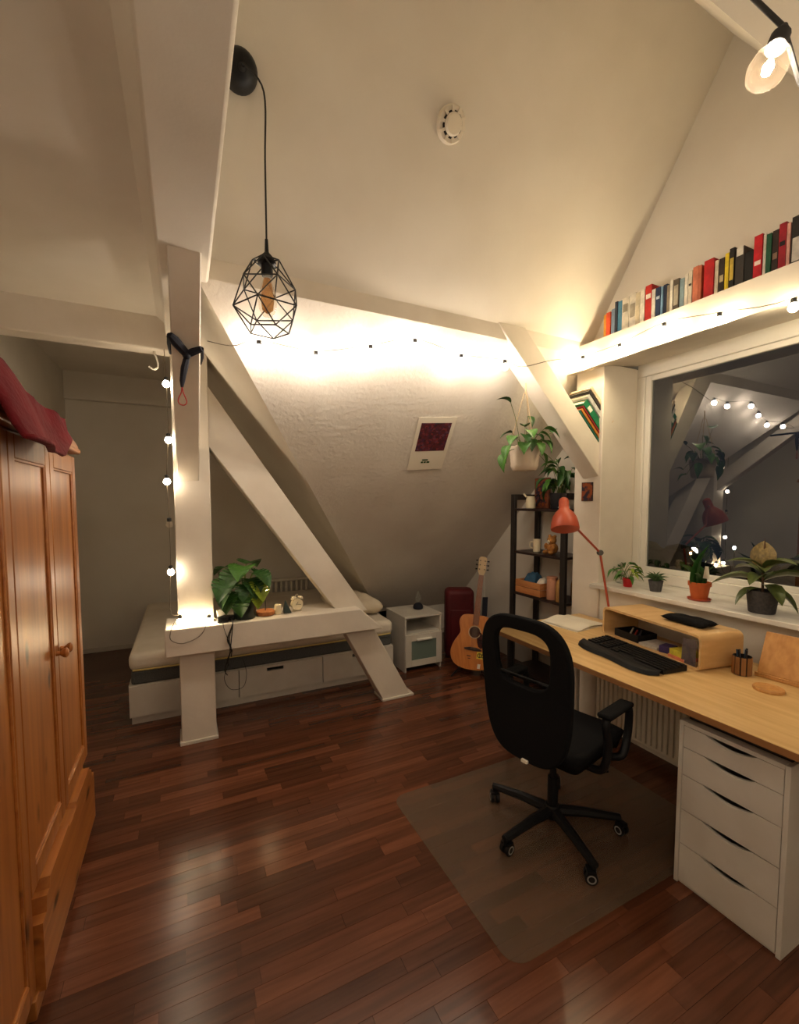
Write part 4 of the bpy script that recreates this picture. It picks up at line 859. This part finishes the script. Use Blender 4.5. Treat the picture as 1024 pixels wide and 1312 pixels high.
LB = [(88, 100, .145, (214, 150, 40), 'thin mustard yellow book at the slope end of the ledge row', None), (101, 121, .15, (222, 76, 32), 'bright orange book beside the mustard book', None),
      (123, 140, .16, (128, 148, 168), 'pale steel blue book between orange and navy books', None), (142, 154, .195, (30, 38, 56), 'thin dark navy book beside the light blue book', None),
      (155, 175, .19, (74, 134, 164), 'light blue book beside the wide cream books', None), (176, 207, .195, (214, 204, 184), 'wide cream book beside the light blue book', ((150, 140, 120), .55, .8)),
      (208, 240, .20, (224, 216, 198), 'wide white book standing beside the cream ones', ((170, 160, 140), .3, .7)), (241, 262, .19, (204, 190, 160), 'pale tan book among the white books', None),
      (263, 283, .195, (226, 218, 200), 'white book just before the red labelled book', None), (286, 316, .205, (190, 36, 26), 'red book with a white round label among white books', ((232, 224, 210), .62, .75)),
      (318, 335, .185, (228, 220, 204), 'slim white book beside the red labelled book', None), (337, 359, .185, (32, 50, 84), 'navy blue book with a pale band beside slim white book', ((190, 200, 210), .6, .7)),
      (360, 371, .18, (120, 156, 186), 'very thin sky blue book between two navy books', None), (372, 389, .185, (28, 40, 66), 'second navy blue book beside the thin sky blue one', None),
      (391, 404, .17, (150, 136, 112), 'short taupe book beside the navy blue one', None), (405, 419, .19, (230, 224, 208), 'white book next to the short taupe book', None),
      (421, 448, .185, (86, 76, 64), 'dark grey brown book with a pale centre panel', ((176, 166, 146), .15, .8)), (450, 471, .175, (142, 166, 172), 'pale grey blue book beside the dark panelled book', None),
      (473, 488, .19, (232, 224, 208), 'white book with tiny dark mark beside the grey blue book', None), (490, 508, .20, (222, 210, 188), 'cream book just before the salmon books', ((60, 50, 44), .55, .62)),
      (511, 538, .21, (206, 118, 86), 'wide salmon book on the ledge above the window', None), (539, 553, .205, (188, 100, 70), 'thin darker salmon book beside the wide one', None),
      (567, 613, .225, (186, 20, 26), 'wide plain bright red book', None), (617, 634, .20, (220, 206, 180), 'cream book beside the wide bright red one', None),
      (638, 662, .20, (48, 36, 30), 'dark brown book with pale title blocks', ((190, 170, 130), .3, .5)), (665, 684, .215, (226, 196, 40), 'bright yellow book on the ledge between dark books', None),
      (687, 711, .23, (30, 26, 24), 'tall black book with a yellow stripe', ((206, 176, 70), .2, .75)), (715, 757, .215, (60, 54, 50), 'thick charcoal book with a white top', ((226, 220, 208), .78, 1.0)),
      (759, 801, .17, (22, 20, 22), 'short thick black book in front of the red one', None), (803, 843, .235, (196, 22, 36), 'tall thick crimson book beside a short black one', ((236, 220, 210), .3, .4)),
      (846, 860, .225, (226, 218, 204), 'white book between crimson and green books', None), (863, 887, .215, (24, 82, 56), 'dark green book on the ledge above the window', None),
      (890, 919, .22, (52, 38, 34), 'dark brown book beside the green one', ((150, 120, 100), .3, .45)), (921, 957, .24, (160, 26, 42), 'dark crimson book with a black band', ((30, 20, 24), .5, .6)),
      (960, 977, .225, (216, 160, 146), 'thin pink book between crimson and black books', None), (981, 1030, .245, (40, 36, 34), 'thick black book with a white photograph at the end of the row', ((214, 208, 198), .05, .55))]
lastz = 2.658
for (a, b, h, c, lab, band) in LB:
    vv = lambda u: 437 - .382 * (u - 770)
    ya, yb = on(Z8(b), vv(Z8(b)), 0, 2.515).y, on(Z8(a), vv(Z8(a)), 0, 2.515).y
    dpt = .10 + .02 * random.random()
    if yb > 2.19: continue
    book(2.508 + .006 * random.random(), 2.615, ya + .0004, yb - .0004, lastz, h * (1.0 if a < 300 else (.9 if a < 560 else .85)), c, lab, lean=0.0, band=band)

# tilted books lying on the brace
bdir = (rb[2] - rb[1]); bdir = bdir.normalized(); bnor = Vector((0, 1, 0)).cross(bdir).normalized()
if bnor.z < 0: bnor = -bnor
byv = bdir.cross(bnor).normalized()
s0 = rb[2] - bdir * .30; off = .002
for (th, ln, c, lab, d0) in ((.016, .26, (20, 96, 74), 'thin teal green folder lying lowest on the white brace', 0), (.020, .26, (196, 120, 40), 'orange book lying on the brace above the teal folder', .0), (.014, .24, (140, 28, 30), 'thin dark red book in the tilted stack', -.02),
                             (.052, .25, (16, 122, 74), 'thick green book with a white label in the tilted stack on the brace', -.03), (.030, .27, (206, 204, 196), 'thick white folder in the tilted stack on the brace', -.04), (.020, .29, (52, 48, 46), 'dark grey folder in the tilted stack on the brace', -.05),
                             (.022, .29, (224, 200, 164), 'cream folder lying topmost on the tilted stack', -.06)):
    c0_ = s0 + bnor * (off + th / 2) + bdir * (d0 + .12)
    t = thing('book', lab, 'book', tuple(c0_ - bnor * th / 2), group='books stacked on the brace')
    hy = .09; cy_ = Vector((0, .085, 0))
    sh = -.010 * off / .05
    C_ = c0_ + Vector((0, .09 + sh, 0)) + bdir * .0
    yv = Vector((0, 1, 0))
    MB().obox(C_ + bnor * (th / 2 - .001), bdir, yv, bnor, ln / 2, hy, .001).obox(C_ - bnor * (th / 2 - .001), bdir, yv, bnor, ln / 2, hy, .001).obox(C_ - yv * (hy - .001), bdir, yv, bnor, ln / 2, .001, th / 2).build('cover', book_mat(c), t, world=True, smooth=False)
    MB().obox(C_ + yv * .003, bdir, yv, bnor, ln / 2 - .004, hy - .005, th / 2 - .0022).build('pages', 'paper_white', t, world=True, smooth=False)
    if 'label' in lab: MB().obox(C_ - yv * (hy + .0004) - bdir * .06, bdir, yv, bnor, .02, .0005, th * .3).build('spine_label', 'paper_white', t, world=True, smooth=False)
    off += th + .001

# ------------------------------------------------------------------ desk, drawers, radiator
DZ = .77
DX0, DX1, DY0, DY1 = 1.755, 2.56, .45, 2.235
dk = thing('desk', 'long birch topped desk under the window', 'desk', (2.15, 1.35, 0))
MB().box(DX0, DX1, DY0, DY1, DZ - .03, DZ).build('top', 'desk_birch', dk, world=True, bev=.003)
MB().box(DX0 - .0012, DX0 + .002, DY0, DY1, DZ - .0285, DZ - .003).build('edge_band', 'desk_edge', dk, world=True)
for (x, yv) in ((1.86, 2.16), (2.46, 2.16), (2.46, .55)):
    MB().tube([(x, yv, 0), (x, yv, DZ - .03)], .022, 14).build('leg', 'white_lacquer' if x > 2 else 'black_metal', dk, world=True)
MB().box(1.84, 2.30, .70, 1.04, .6905, .7395).build('riser', 'black_metal', dk, world=True)
CX0, CX1, CY0, CY1, CH = 1.80, 2.38, .687, 1.055, .69
cb = thing('drawer_cabinet', 'white drawer unit with five scooped drawer fronts under the desk', 'drawer unit', (2.09, .87, 0))
MB().box(CX0, CX1, CY0, CY0 + .016, .0, CH).build('side_panel', 'white_lacquer', cb, world=True, bev=.002)
MB().box(CX0, CX1, CY1 - .016, CY1, .0, CH).build('side_panel', 'white_lacquer', cb, world=True, bev=.002)
MB().box(CX0, CX1, CY0 + .016, CY1 - .016, CH - .016, CH).build('top', 'white_lacquer', cb, world=True)
MB().box(CX1 - .008, CX1, CY0 + .016, CY1 - .016, .03, CH - .016).build('back_panel', 'white_lacquer', cb, world=True)
MB().box(CX0 + .012, CX1, CY0 + .016, CY1 - .016, 0, .03).build('plinth', 'white_lacquer', cb, world=True)
zt = CH - .019; tot = zt - .012; ya, yb = CY0 + .018, CY1 - .018; ym = (ya + yb) / 2
for fr_ in (.137, .176, .222, .220, .245):
    h = tot * fr_; z1 = zt; z0 = zt - h + .003
    pts = [(CX0 + .002, ya, z0), (CX0 + .002, ya, z1)] + [(CX0 + .002, ym - .085 + .17 * i / 14, z1 - .022 * math.sin(PI * i / 14) ** .8) for i in range(15)] + [(CX0 + .002, yb, z1), (CX0 + .002, yb, z0)]
    d = MB().prism(pts, (.016, 0, 0)).build('drawer', 'white_lacquer', cb, world=True, smooth=False)
    zt -= h
radiator('radiator', 'white ribbed panel radiator on the wall under the desk', 2.50, 2.575, .55, 2.03, .075, .66, 'y', 44, 'x')

# chair mat
m = MB(); r = .07; x0, x1, y0, y1 = .955, 2.25, 1.068, 2.03
pts = []
for cx, cy_, a0 in ((x1 - r, y1 - r, 0), (x0 + r, y1 - r, 90), (x0 + r, y0 + r, 180), (x1 - r, y0 + r, 270)):
    pts += [(cx + r * math.cos(math.radians(a0 + 15 * k)), cy_ + r * math.sin(math.radians(a0 + 15 * k)), .0006) for k in range(7)]
m.prism(pts, (0, 0, .0022)); cm = m.build('chair_mat', 'mat_plastic', loc=(1.6, 1.55, 0), smooth=False); tag(cm, 'clear plastic floor mat under the office chair', 'floor mat')

# ------------------------------------------------------------------ office chair
ch = thing('office_chair', 'black swivel office chair with mesh back and armrests at the desk', 'office chair', (1.555, 1.49, .003), rz=math.radians(13))
MB().lathe([(.032, .06), (.036, .07), (.036, .115), (.03, .125)], 20).build('hub', 'black_plastic', ch)
for k in range(5):
    a = math.radians(100 + 72 * k); c_, s_ = math.cos(a), math.sin(a)
    MB().tube([(c_ * .02, s_ * .02, .095), (c_ * .15, s_ * .15, .092), (c_ * .315, s_ * .315, .074)], [.026, .022, .017], 8).build('leg', 'black_plastic', ch)
    cst = MB().tube([(c_ * .31, s_ * .31, .075), (c_ * .31, s_ * .31, .045)], .009, 8).build('caster', 'black_plastic', ch)
    b = a + .7 + k; w1 = Vector((math.cos(b), math.sin(b), 0)); o = Vector((c_ * .31, s_ * .31, .0265)) + Vector((-w1.y, w1.x, 0)) * .014
    for s in (-1, 1): MB().lathe([(.012, -.008), (.0255, -.008), (.0265, 0), (.0255, .008), (.012, .008)], 18, o + w1 * .014 * s, w1).build('wheel', 'black_plastic', cst); MB().lathe([(.013, .0085), (.0185, .0085), (.0185, .0092), (.013, .0092)], 18, o + w1 * .014 * s, w1 * s, cap=False).build('wheel_ring', 'grey_plastic', cst)
    MB().obox(o + Vector((0, 0, .024)), w1, (-w1.y, w1.x, 0), (0, 0, 1), .022, .018, .006).build('hood', 'black_plastic', cst)
MB().tube([(0, 0, .12), (0, 0, .26)], .024, 16).tube([(0, 0, .26), (0, 0, .40)], .015, 16).build('column', 'black_plastic', ch)
MB().box(-.13, .10, -.09, .09, .40, .435).build('mechanism', 'black_plastic', ch, bev=.01)
MB().tube([(.0, -.09, .41), (.0, -.24, .405), (.02, -.25, .40)], .006, 8).build('lever', 'black_plastic', ch)
sm = MB(); N = 20; vs = []
for j in range(N + 1):
    for i in range(N + 1):
        a, b = 2 * i / N - 1, 2 * j / N - 1; e = (abs(a) ** 6 + abs(b) ** 6) ** (1 / 6); k = max(abs(a), abs(b)); k = k / e if e > 1e-6 else 1
        x = a * k * .24 + .02; yv = b * k * .245; z = .52 + .012 * b * b - (.05 * max(0, a - .55) ** 1.3) - .03 * max(0, e * k - .9) * 4
        vs.append((x, yv, z))
sm.add(vs, [(j * (N + 1) + i, j * (N + 1) + i + 1, (j + 1) * (N + 1) + i + 1, (j + 1) * (N + 1) + i) for j in range(N) for i in range(N)])
o = sm.build('seat', 'black_fabric', ch); sd = o.modifiers.new('thick', 'SOLIDIFY'); sd.thickness = .085; sd.offset = -1
# backrest: rounded outline in (b, h), bent backwards, with an open mesh window
def bk_pt(b, h, off=0.0):
    x = -.215 - .10 * max(h - .5, 0) ** 1.4 + .55 * b * b * .35 - off
    return Vector((x, b, h))
def outline(hw_t, hw_b, z0, z1, e=3.2, n=56):
    pts = []
    for k in range(n):
        a = 2 * PI * k / n; c_, s_ = math.cos(a), math.sin(a); zz = (abs(s_) ** (2 / e)) * (1 if s_ >= 0 else -1); bb = (abs(c_) ** (2 / e)) * (1 if c_ >= 0 else -1)
        h = (z0 + z1) / 2 + zz * (z1 - z0) / 2; w = hw_b + (hw_t - hw_b) * min(1, max(0, (h - z0) / (z1 - z0) * 1.25)); pts.append((bb * w, h))
    return pts
out = outline(.232, .205, .432, 1.085, 3.4); inn = outline(.140, .132, .775, 1.025, 3.6)
n = len(out); vs = [bk_pt(b, h, .0) for b, h in out] + [bk_pt(b, h, .0) for b, h in inn] + [bk_pt(b, h, .035) for b, h in out] + [bk_pt(b, h, .035) for b, h in inn]
fs = []
for k in range(n):
    q = (k + 1) % n
    fs += [(k, q, n + q, n + k), (2 * n + k, 3 * n + k, 3 * n + q, 2 * n + q), (k, 2 * n + k, 2 * n + q, q), (n + k, n + q, 3 * n + q, 3 * n + k)]
MB().add(vs, fs).build('backrest', 'black_fabric', ch, bev=.008)
vs = [bk_pt(0, .84, .016)] + [bk_pt(b, h, .016) for b, h in inn]
g = MB(); gn_ = 14; vs = []
for j in range(gn_ + 1):
    for i in range(gn_ + 1): vs.append(bk_pt(-.145 + .29 * i / gn_, .765 + .265 * j / gn_, .017))
g.add(vs, [(j * (gn_ + 1) + i, j * (gn_ + 1) + i + 1, (j + 1) * (gn_ + 1) + i + 1, (j + 1) * (gn_ + 1) + i) for j in range(gn_) for i in range(gn_)]).build('mesh_panel', 'chair_mesh', ch)
MB().tube([bk_pt(-.14, .81, .02), bk_pt(0, .80, .0), bk_pt(.14, .81, .02)], .008, 8).build('lumbar_bar', 'black_plastic', ch)
MB().tube(smooth_path([(-.12, 0, .42), (-.19, 0, .43), (-.205, 0, .47), (-.208, 0, .52)], 4), .022, 10).build('back_bar', 'black_plastic', ch)
MB().box(-.262, -.25, -.03, .0, .436, .448).build('care_tag', 'paper_white', ch)
for s in (-1, 1):
    MB().tube(smooth_path([(-.06, s * .20, .43), (-.06, s * .265, .45), (-.05, s * .28, .55), (-.06, s * .272, .655), (.02, s * .272, .672), (.11, s * .272, .668), (.16, s * .272, .64), (.155, s * .27, .52), (.10, s * .27, .45), (.08, s * .20, .43)], 5), .017, 10).build('armrest', 'black_plastic', ch)
    MB().box(-.08, .14, s * .272 - .032, s * .272 + .032, .672, .694).build('arm_pad', 'black_fabric', ch, bev=.01, seg=3)

# ------------------------------------------------------------------ things on the desk
q = onz(744, 800, DZ)
pp = thing('paper_folder', 'white paper folder lying on the far end of the desk', 'folder', (2.31, 2.06, DZ), rz=math.radians(6))
MB().box(-.16, .13, -.14, .15, 0, .003).build('back_sheet', 'paper_white', pp, smooth=False)
MB().box(-.13, .145, -.13, .155, .003, .007).build('sheet_stack', 'paper_white', pp, smooth=False)
nx = 12; vs = []
for i in range(nx + 1):
    for yv in (-.14, .14): a = i / nx; vs.append((-.15 + .28 * a, yv, .008 + .02 * math.sin(PI * a) ** 2 * (1 if yv > 0 else .6)))
MB().add(vs, [(2 * i, 2 * i + 2, 2 * i + 3, 2 * i + 1) for i in range(nx)]).build('top_sheet', 'paper_white', pp)
# plywood monitor riser
OW, OD, OH, ORZ = .315, .275, .175, math.radians(-9)
OC = Vector((2.225, 1.50, DZ))                                   # middle of the open front edge
def oloc(x, yv, z=0.0): return OC + Matrix.Rotation(ORZ, 3, 'Z') @ Vector((x, yv, z))
og = thing('monitor_riser', 'bent birch plywood monitor riser with open front on the desk', 'desk organiser', tuple(OC), rz=ORZ)
def loop(y0, y1, z0, z1, r, n=5):
    pts = []
    for cy_, cz_, a0 in ((y1 - r, z1 - r, 0), (y0 + r, z1 - r, 90), (y0 + r, z0 + r, 180), (y1 - r, z0 + r, 270)):
        pts += [(cy_ + r * math.cos(math.radians(a0 + 90 * k / n)), cz_ + r * math.sin(math.radians(a0 + 90 * k / n))) for k in range(n + 1)]
    return pts
lo, li = loop(-OW, OW, 0, OH, .03), loop(-OW + .012, OW - .012, .012, OH - .012, .02); n = len(lo)
vs = [(0, a, b) for a, b in lo] + [(0, a, b) for a, b in li] + [(OD, a, b) for a, b in lo] + [(OD, a, b) for a, b in li]; fs = []
for k in range(n):
    q = (k + 1) % n; fs += [(k, q, n + q, n + k), (2 * n + k, 3 * n + k, 3 * n + q, 2 * n + q), (k, 2 * n + k, 2 * n + q, q), (n + k, n + q, 3 * n + q, 3 * n + k)]
MB().add(vs, fs).build('shell', 'plywood', og)
MB().box(OD - .012, OD - .004, -OW + .012, OW - .012, .012, OH - .012).build('back_board', 'white_lacquer', og)
tz = DZ + .0125
ot = thing('desk_tray', 'small black mesh tray of pens inside the plywood riser', 'tray', tuple(oloc(.105, .17, .0125)), rz=ORZ)
MB().box(-.07, .07, -.085, .085, 0, .003).box(-.07, -.066, -.085, .085, 0, .042).box(.066, .07, -.085, .085, 0, .042).box(-.066, .066, -.085, -.081, 0, .042).box(-.066, .066, .081, .085, 0, .042).build('basket', 'black_plastic', ot, bev=.001)
for k, (c, dy) in enumerate((((170, 50, 40), .0), ((200, 190, 170), .03), ((40, 40, 60), -.03))): MB().tube([(-.045, dy - .04, .03 + .004 * k), (.045, dy + .03, .032 + .004 * k)], .005, 8).build('pen', book_mat(c), ot)
def flat(name, x, yv, hx, hy, h, c, lab, cat, rz=0.0, z=.0125, grp=None):
    o = MB().box(-hx, hx, -hy, hy, 0, h).build(name, book_mat(c), bev=.0008); o.location = oloc(x, yv, z); o.rotation_euler = (0, 0, rz + ORZ); return tag(o, lab, cat, grp)
flat('notebook', .10, .02, .07, .055, .014, (206, 198, 184), 'pale notebook inside the plywood riser beside the black tray', 'notebook', .1)
flat('sticky_notes', .075, -.075, .035, .03, .035, (60, 44, 92), 'dark violet note block inside the plywood riser', 'sticky notes', .25)
flat('sticky_notes', .07, -.175, .055, .05, .014, (224, 130, 96), 'salmon note pad under the yellow notes inside the riser', 'sticky notes', -.1)
flat('sticky_notes', .07, -.172, .048, .044, .03, (214, 198, 62), 'yellow note pad stacked on the salmon pad inside the riser', 'sticky notes', -.12, z=.0265)
sq = MB().prism([(0, -.035, 0), (0, .04, 0), (0, .034, .125), (0, -.035, .128)], (.003, 0, 0)).prism([(-.002, -.03, 0), (-.002, -.02, 0), (-.002, .03, .122), (-.002, .018, .124)], (.002, 0, 0)).build('set_square', 'ruler_plastic'); sq.location = oloc(.012, -.243, .0125); sq.rotation_euler = (0, 0, ORZ); tag(sq, 'smoky clear plastic ruler standing in the riser opening', 'ruler')
q = onz(882, 799, DZ + OH)
ms = pillow((q.x, q.y, DZ + OH), .058, .118, .019, -.08, 'wrist_pad', 'black_fabric', 'black padded mouse wrist rest on top of the plywood riser', 'wrist rest')
# keyboard with wrist rest
kb = thing('keyboard', 'black keyboard with padded wrist rest in front of the plywood riser', 'keyboard', (2.045, 1.492, DZ), rz=math.radians(-8))
kb.scale = (1.1, 1.1, 1.1)
MB().add([(-.02, -.225, 0), (.12, -.225, 0), (.12, .225, 0), (-.02, .225, 0), (-.02, -.225, .014), (.12, -.225, .026), (.12, .225, .026), (-.02, .225, .014)], [(0, 3, 2, 1), (4, 5, 6, 7), (0, 1, 5, 4), (1, 2, 6, 5), (2, 3, 7, 6), (3, 0, 4, 7)]).build('case', 'black_plastic', kb, bev=.003)
km = MB().box(-.0082, .0082, -.0084, .0084, 0, .006).mesh('key', 'black_plastic')
for i in range(6):
    for j in range(23):
        if (i == 0 and 7 < j < 13) or j in (15, 19): continue
        o = bpy.data.objects.new('key', km); COL.objects.link(o); o.parent = kb; x = -.008 + i * .0215; o.location = (x, -.213 + .0193 * j, .0145 + (x + .02) * .086)
vs = []; nn = 24; mm_ = 8
for j in range(nn + 1):
    b = 2 * j / nn - 1; w = (1 - abs(b) ** 6) ** .25 if abs(b) < 1 else 0; w = max(w, .35)
    for i in range(mm_ + 1): a = i / mm_; vs.append((-.023 - .085 * w * a + .012 * math.cos(2 * PI * b) * a * .4, b * .232, .003 + .02 * (1 - (2 * a - 1) ** 4) ** .5))
MB().add(vs, [(j * (mm_ + 1) + i, j * (mm_ + 1) + i + 1, (j + 1) * (mm_ + 1) + i + 1, (j + 1) * (mm_ + 1) + i) for j in range(nn) for i in range(mm_)]).build('wrist_rest', 'black_plastic', kb)
# pen cup
q = onz(956, 872, DZ); pc_ = thing('pen_cup', 'bamboo and black pen cup full of pens on the desk', 'pen cup', (2.335, 1.095, DZ), rz=.3)
MB().lathe([(.034, 0), (.036, .003), (.037, .088), (.034, .088), (.033, .006), (0, .006)], 10).build('cup', 'slot_dark', pc_, smooth=False)
for k in range(10):
    a = 2 * PI * (k + .5) / 10; d = Vector((math.cos(a), math.sin(a), 0)); MB().obox(d * .0362 + Vector((0, 0, .044)), d, (-d.y, d.x, 0), (0, 0, 1), .0022, .0088, .041).build('stave', 'stave_brown', pc_)
rs = random.Random(4)
for k in range(9):
    a = rs.random() * 2 * PI; r = .012 + .014 * rs.random(); b = Vector((r * math.cos(a), r * math.sin(a), 0)); MB().tube([b * .6 + Vector((0, 0, .01)), b * 1.15 + Vector((0, 0, .108 + .014 * rs.random()))], .004, 8).build('pen', book_mat([(20, 20, 24), (28, 44, 74), (24, 24, 28), (30, 60, 84), (180, 170, 150)][k % 5]), pc_)
def coaster(x, yv, r, lab):
    t = thing('coaster', lab, 'coaster', (x, yv, DZ)); MB().lathe([(r * .97, 0), (r, .003), (r, .010), (r * .96, .013), (r * .9, .0105), (0, .0105)], 32).build('disc', 'cork' if r < .045 else 'bamboo', t); return t
coaster(2.455, 1.165, .042, 'small round brown coaster behind the pen cup')
jr = MB().lathe([(.012, 0), (.016, .003), (.016, .022), (.010, .028), (.010, .034), (0, .034)], 16).build('tiny_jar', 'clear_glass'); jr.location = (2.455, 1.165, DZ + .0105); tag(jr, 'tiny clear jar standing on the small brown coaster', 'jar')
coaster(2.235, .945, .055, 'round wooden coaster in front of the tablet stand')
ts = thing('tablet_stand', 'tilted pale wooden board stand on the desk', 'stand', (2.44, .93, DZ), rz=math.radians(4))
tdir = Vector((.42, 0, .907))
MB().obox(Vector((-.03, 0, .012)) + tdir * .098, (0, 1, 0), tdir.cross(Vector((0, 1, 0))), tdir, .135, .006, .10).build('board', 'bamboo', ts, bev=.004)
MB().box(-.062, -.022, -.135, .135, .0, .012).box(-.062, -.055, -.135, .135, .012, .020).build('ledge', 'bamboo', ts, bev=.003)
MB().obox((.075, 0, .082), (.85, 0, -.52), (0, 1, 0), (.52, 0, .85), .005, .06, .092).build('back_leg', 'bamboo', ts, bev=.003)

# ------------------------------------------------------------------ desk lamp
LB_ = Vector((2.515, 1.94, DZ)); EL = dep(769, 708, (Vector((2.50, 2.02, 1.2)) - Vector(EYE)).dot(Vector(FW)))
SHo = dep(741, 679, 2.80); NK = dep(723, 640, 2.80)
dl = thing('desk_lamp', 'orange red jointed desk lamp with bell shade clamped at the desk end', 'desk lamp', tuple(LB_))
MB().lathe([(.036, 0), (.039, .004), (.038, .012), (.02, .022), (.014, .04)], 32, LB_).build('base', 'lamp_orange', dl, world=True)
MB().tube([LB_ + Vector((0, 0, .02)), EL], .0075, 10).build('lower_arm', 'lamp_orange', dl, world=True)
MB().tube([EL, SHo], .0075, 10).build('upper_arm', 'lamp_orange', dl, world=True)
MB().lathe([(.017, -.016), (.019, -.012), (.019, .012), (.017, .016)], 16, EL, Vector(FW)).build('elbow_joint', 'chrome_dark', dl, world=True)
SB = dep(724, 676, 2.74); sax = (NK - SB).normalized(); sax = (sax + Vector((-.02, 0, 0))).normalized()
sh = MB().lathe([(.084, -.012), (.086, -.006), (.082, .03), (.072, .068), (.054, .100), (.036, .118), (.031, .128), (.031, .175), (.026, .192), (.012, .202), (0, .204)], 36, SB, sax).build('shade', 'lamp_orange', dl, world=True)
MB().lathe([(.083, -.011), (.079, .03), (.068, .068), (.05, .098), (0, .105)], 36, SB, sax).build('shade_lining', 'lamp_inner', sh, world=True)
MB().lathe([(.022, .02), (.026, .04), (.024, .06), (.014, .085)], 18, SB, sax).build('bulb', 'cream_ceramic', sh, world=True)
for s in (-1, 1): MB().sphere(SB + sax * .135 + Vector(RT) * .033 * s, .006, 8, 6).build('screw', 'chrome', sh, world=True)
MB().tube([SHo, SB + sax * .10 + Vector(RT) * .055 + Vector(FW) * .02], .0065, 8).build('bracket', 'lamp_orange', dl, world=True)

# ------------------------------------------------------------------ plants on the sill
WZ = 1.013
gj = thing('glass_plant', 'leafy cutting in a clear glass jar on the window sill', 'potted plant', (2.735, 2.035, WZ))
MB().lathe([(.036, 0), (.040, .004), (.042, .085), (.039, .085), (.037, .008), (0, .008)], 24).build('jar', 'clear_glass', gj)
rs = random.Random(8)
for k in range(11):
    a = .9 + PI + 1.1 + rs.random() * (2 * PI - 2.2); b = (.05 * math.cos(a), .05 * math.sin(a), .085 + .05 * rs.random()); MB().tube(curve_to((b[0] * .1, b[1] * .1, .02), b, .1), .0016, 5).build('stem', 'stem', gj); leaf(gj, b, a, -.1 - .5 * rs.random(), .085, .030, 'lance', 'leaf_green')
rp = thing('potted_plant', 'small bright green plant in a red pot on the window sill', 'potted plant', (2.65, 1.925, WZ)); pot(rp, .026, .032, .055, 'red_pot')
for k in range(12):
    a = .9 + 1.1 + rs.random() * (2 * PI - 2.2); b = (.035 * math.cos(a), .035 * math.sin(a), .07 + .07 * rs.random()); MB().tube(curve_to((b[0] * .1, b[1] * .1, .04), b, .1), .0014, 5).build('stem', 'stem', rp); leaf(rp, b, a, .1 - .6 * rs.random(), .075, .028, 'lance', 'leaf_green' if k % 3 else 'leaf_lime')
gp = thing('potted_plant', 'small spiky succulent in a grey pot on the window sill', 'potted plant', (2.67, 1.745, WZ)); pot(gp, .032, .043, .07, 'grey_pot')
for k in range(16):
    a = 2.4 * k; leaf(gp, (.006 * math.cos(a), .006 * math.sin(a), .058), a, 1.35 - .055 * k, .075, .014, 'spike', 'leaf_succulent')
tp = thing('potted_plant', 'upright snake plant with a paper tag in a terracotta pot on the sill', 'potted plant', (2.655, 1.475, WZ))
MB().lathe([(.044, 0), (.056, .003), (.060, .012), (.056, .012), (.05, .006), (0, .006)], 30).build('saucer', 'terracotta_saucer', tp); pot(tp, .040, .052, .10, 'terracotta', rim=.022, z=.006)
for (x, yv, a, pi_, ln, w_) in ((.0, .0, 0, 1.50, .24, .035), (.012, .012, 1.2, 1.35, .17, .030), (-.014, .014, 2.5, 1.22, .15, .028), (.01, -.015, 5.0, 1.40, .13, .028), (-.018, -.006, 3.4, 1.0, .12, .024), (0, .02, 1.9, 1.15, .14, .026)): leaf(tp, (x, yv, .085), a, pi_, ln, w_, 'spike', 'leaf_dark' if ln < .2 else 'leaf_monstera')
MB().tube([(.0, -.03, .08), (.0, -.045, .20)], .0018, 6).build('tag_stick', 'stem_brown', tp)
MB().prism([(-.004, -.055, .13), (-.004, -.018, .13), (-.004, -.028, .20), (-.004, -.045, .20)], (.0015, 0, 0)).build('tag', 'paper_white', tp, smooth=False)
bp_ = thing('potted_plant', 'rubber plant with broad olive leaves in a dark grey pot on the sill', 'potted plant', (2.645, 1.165, WZ)); pot(bp_, .056, .068, .115, 'dark_pot')
MB().tube(smooth_path([(0, 0, .09), (.004, .004, .2), (-.002, .002, .30)], 5), [.006] * 11, 8).build('stem', 'stem_brown', bp_)
for (a, pi_, z, ln, w_, mm) in ((2.0, .15, .15, .19, .075, 'leaf_rubber'), (5.2, .30, .16, .20, .085, 'leaf_rubber'), (4.1, -.2, .14, .14, .07, 'leaf_rubber'), (3.2, .1, .18, .13, .06, 'leaf_rubber'), (5.6, .55, .20, .17, .075, 'leaf_rubber'), (1.2, .35, .19, .15, .065, 'leaf_rubber'), (2.5, -.35, .12, .13, .055, 'leaf_rubber'), (4.9, -.35, .12, .15, .07, 'leaf_rubber'), (.4, .3, .16, .15, .07, 'leaf_rubber'), (4.4, .6, .21, .15, .07, 'leaf_rubber'), (2.2, .55, .21, .14, .065, 'leaf_rubber'), (3.6, .45, .20, .13, .06, 'leaf_rubber')):
    leaf(bp_, (0, 0, z), a, pi_, ln * 1.12, w_ * 1.1, 'oval', mm)
leaf(bp_, (-.012, .0, .225), .415, 1.62, .14, .105, 'oval', 'leaf_rubber_dry'); MB().lathe([(.006, 0), (.004, .05), (0, .085)], 8, (-.002, 0, .30)).build('bud', 'stem_brown', bp_)
lp_ = thing('potted_plant', 'tall leafy plant at the near end of the window sill', 'potted plant', (2.70, .90, WZ)); pot(lp_, .05, .06, .11, 'grey_pot')
MB().tube([(0, 0, .09), (.0, .02, .30)], .006, 8).build('stem', 'stem_brown', lp_)
for (a, pi_, z, ln, w_) in ((1.7, .2, .30, .15, .07), (3.4, .3, .27, .14, .07), (5.0, .2, .25, .15, .07), (.3, .2, .22, .15, .07), (2.4, -.2, .2, .14, .07)): leaf(lp_, (0, .01, z), a, pi_, ln, w_, 'oval', 'leaf_dark')
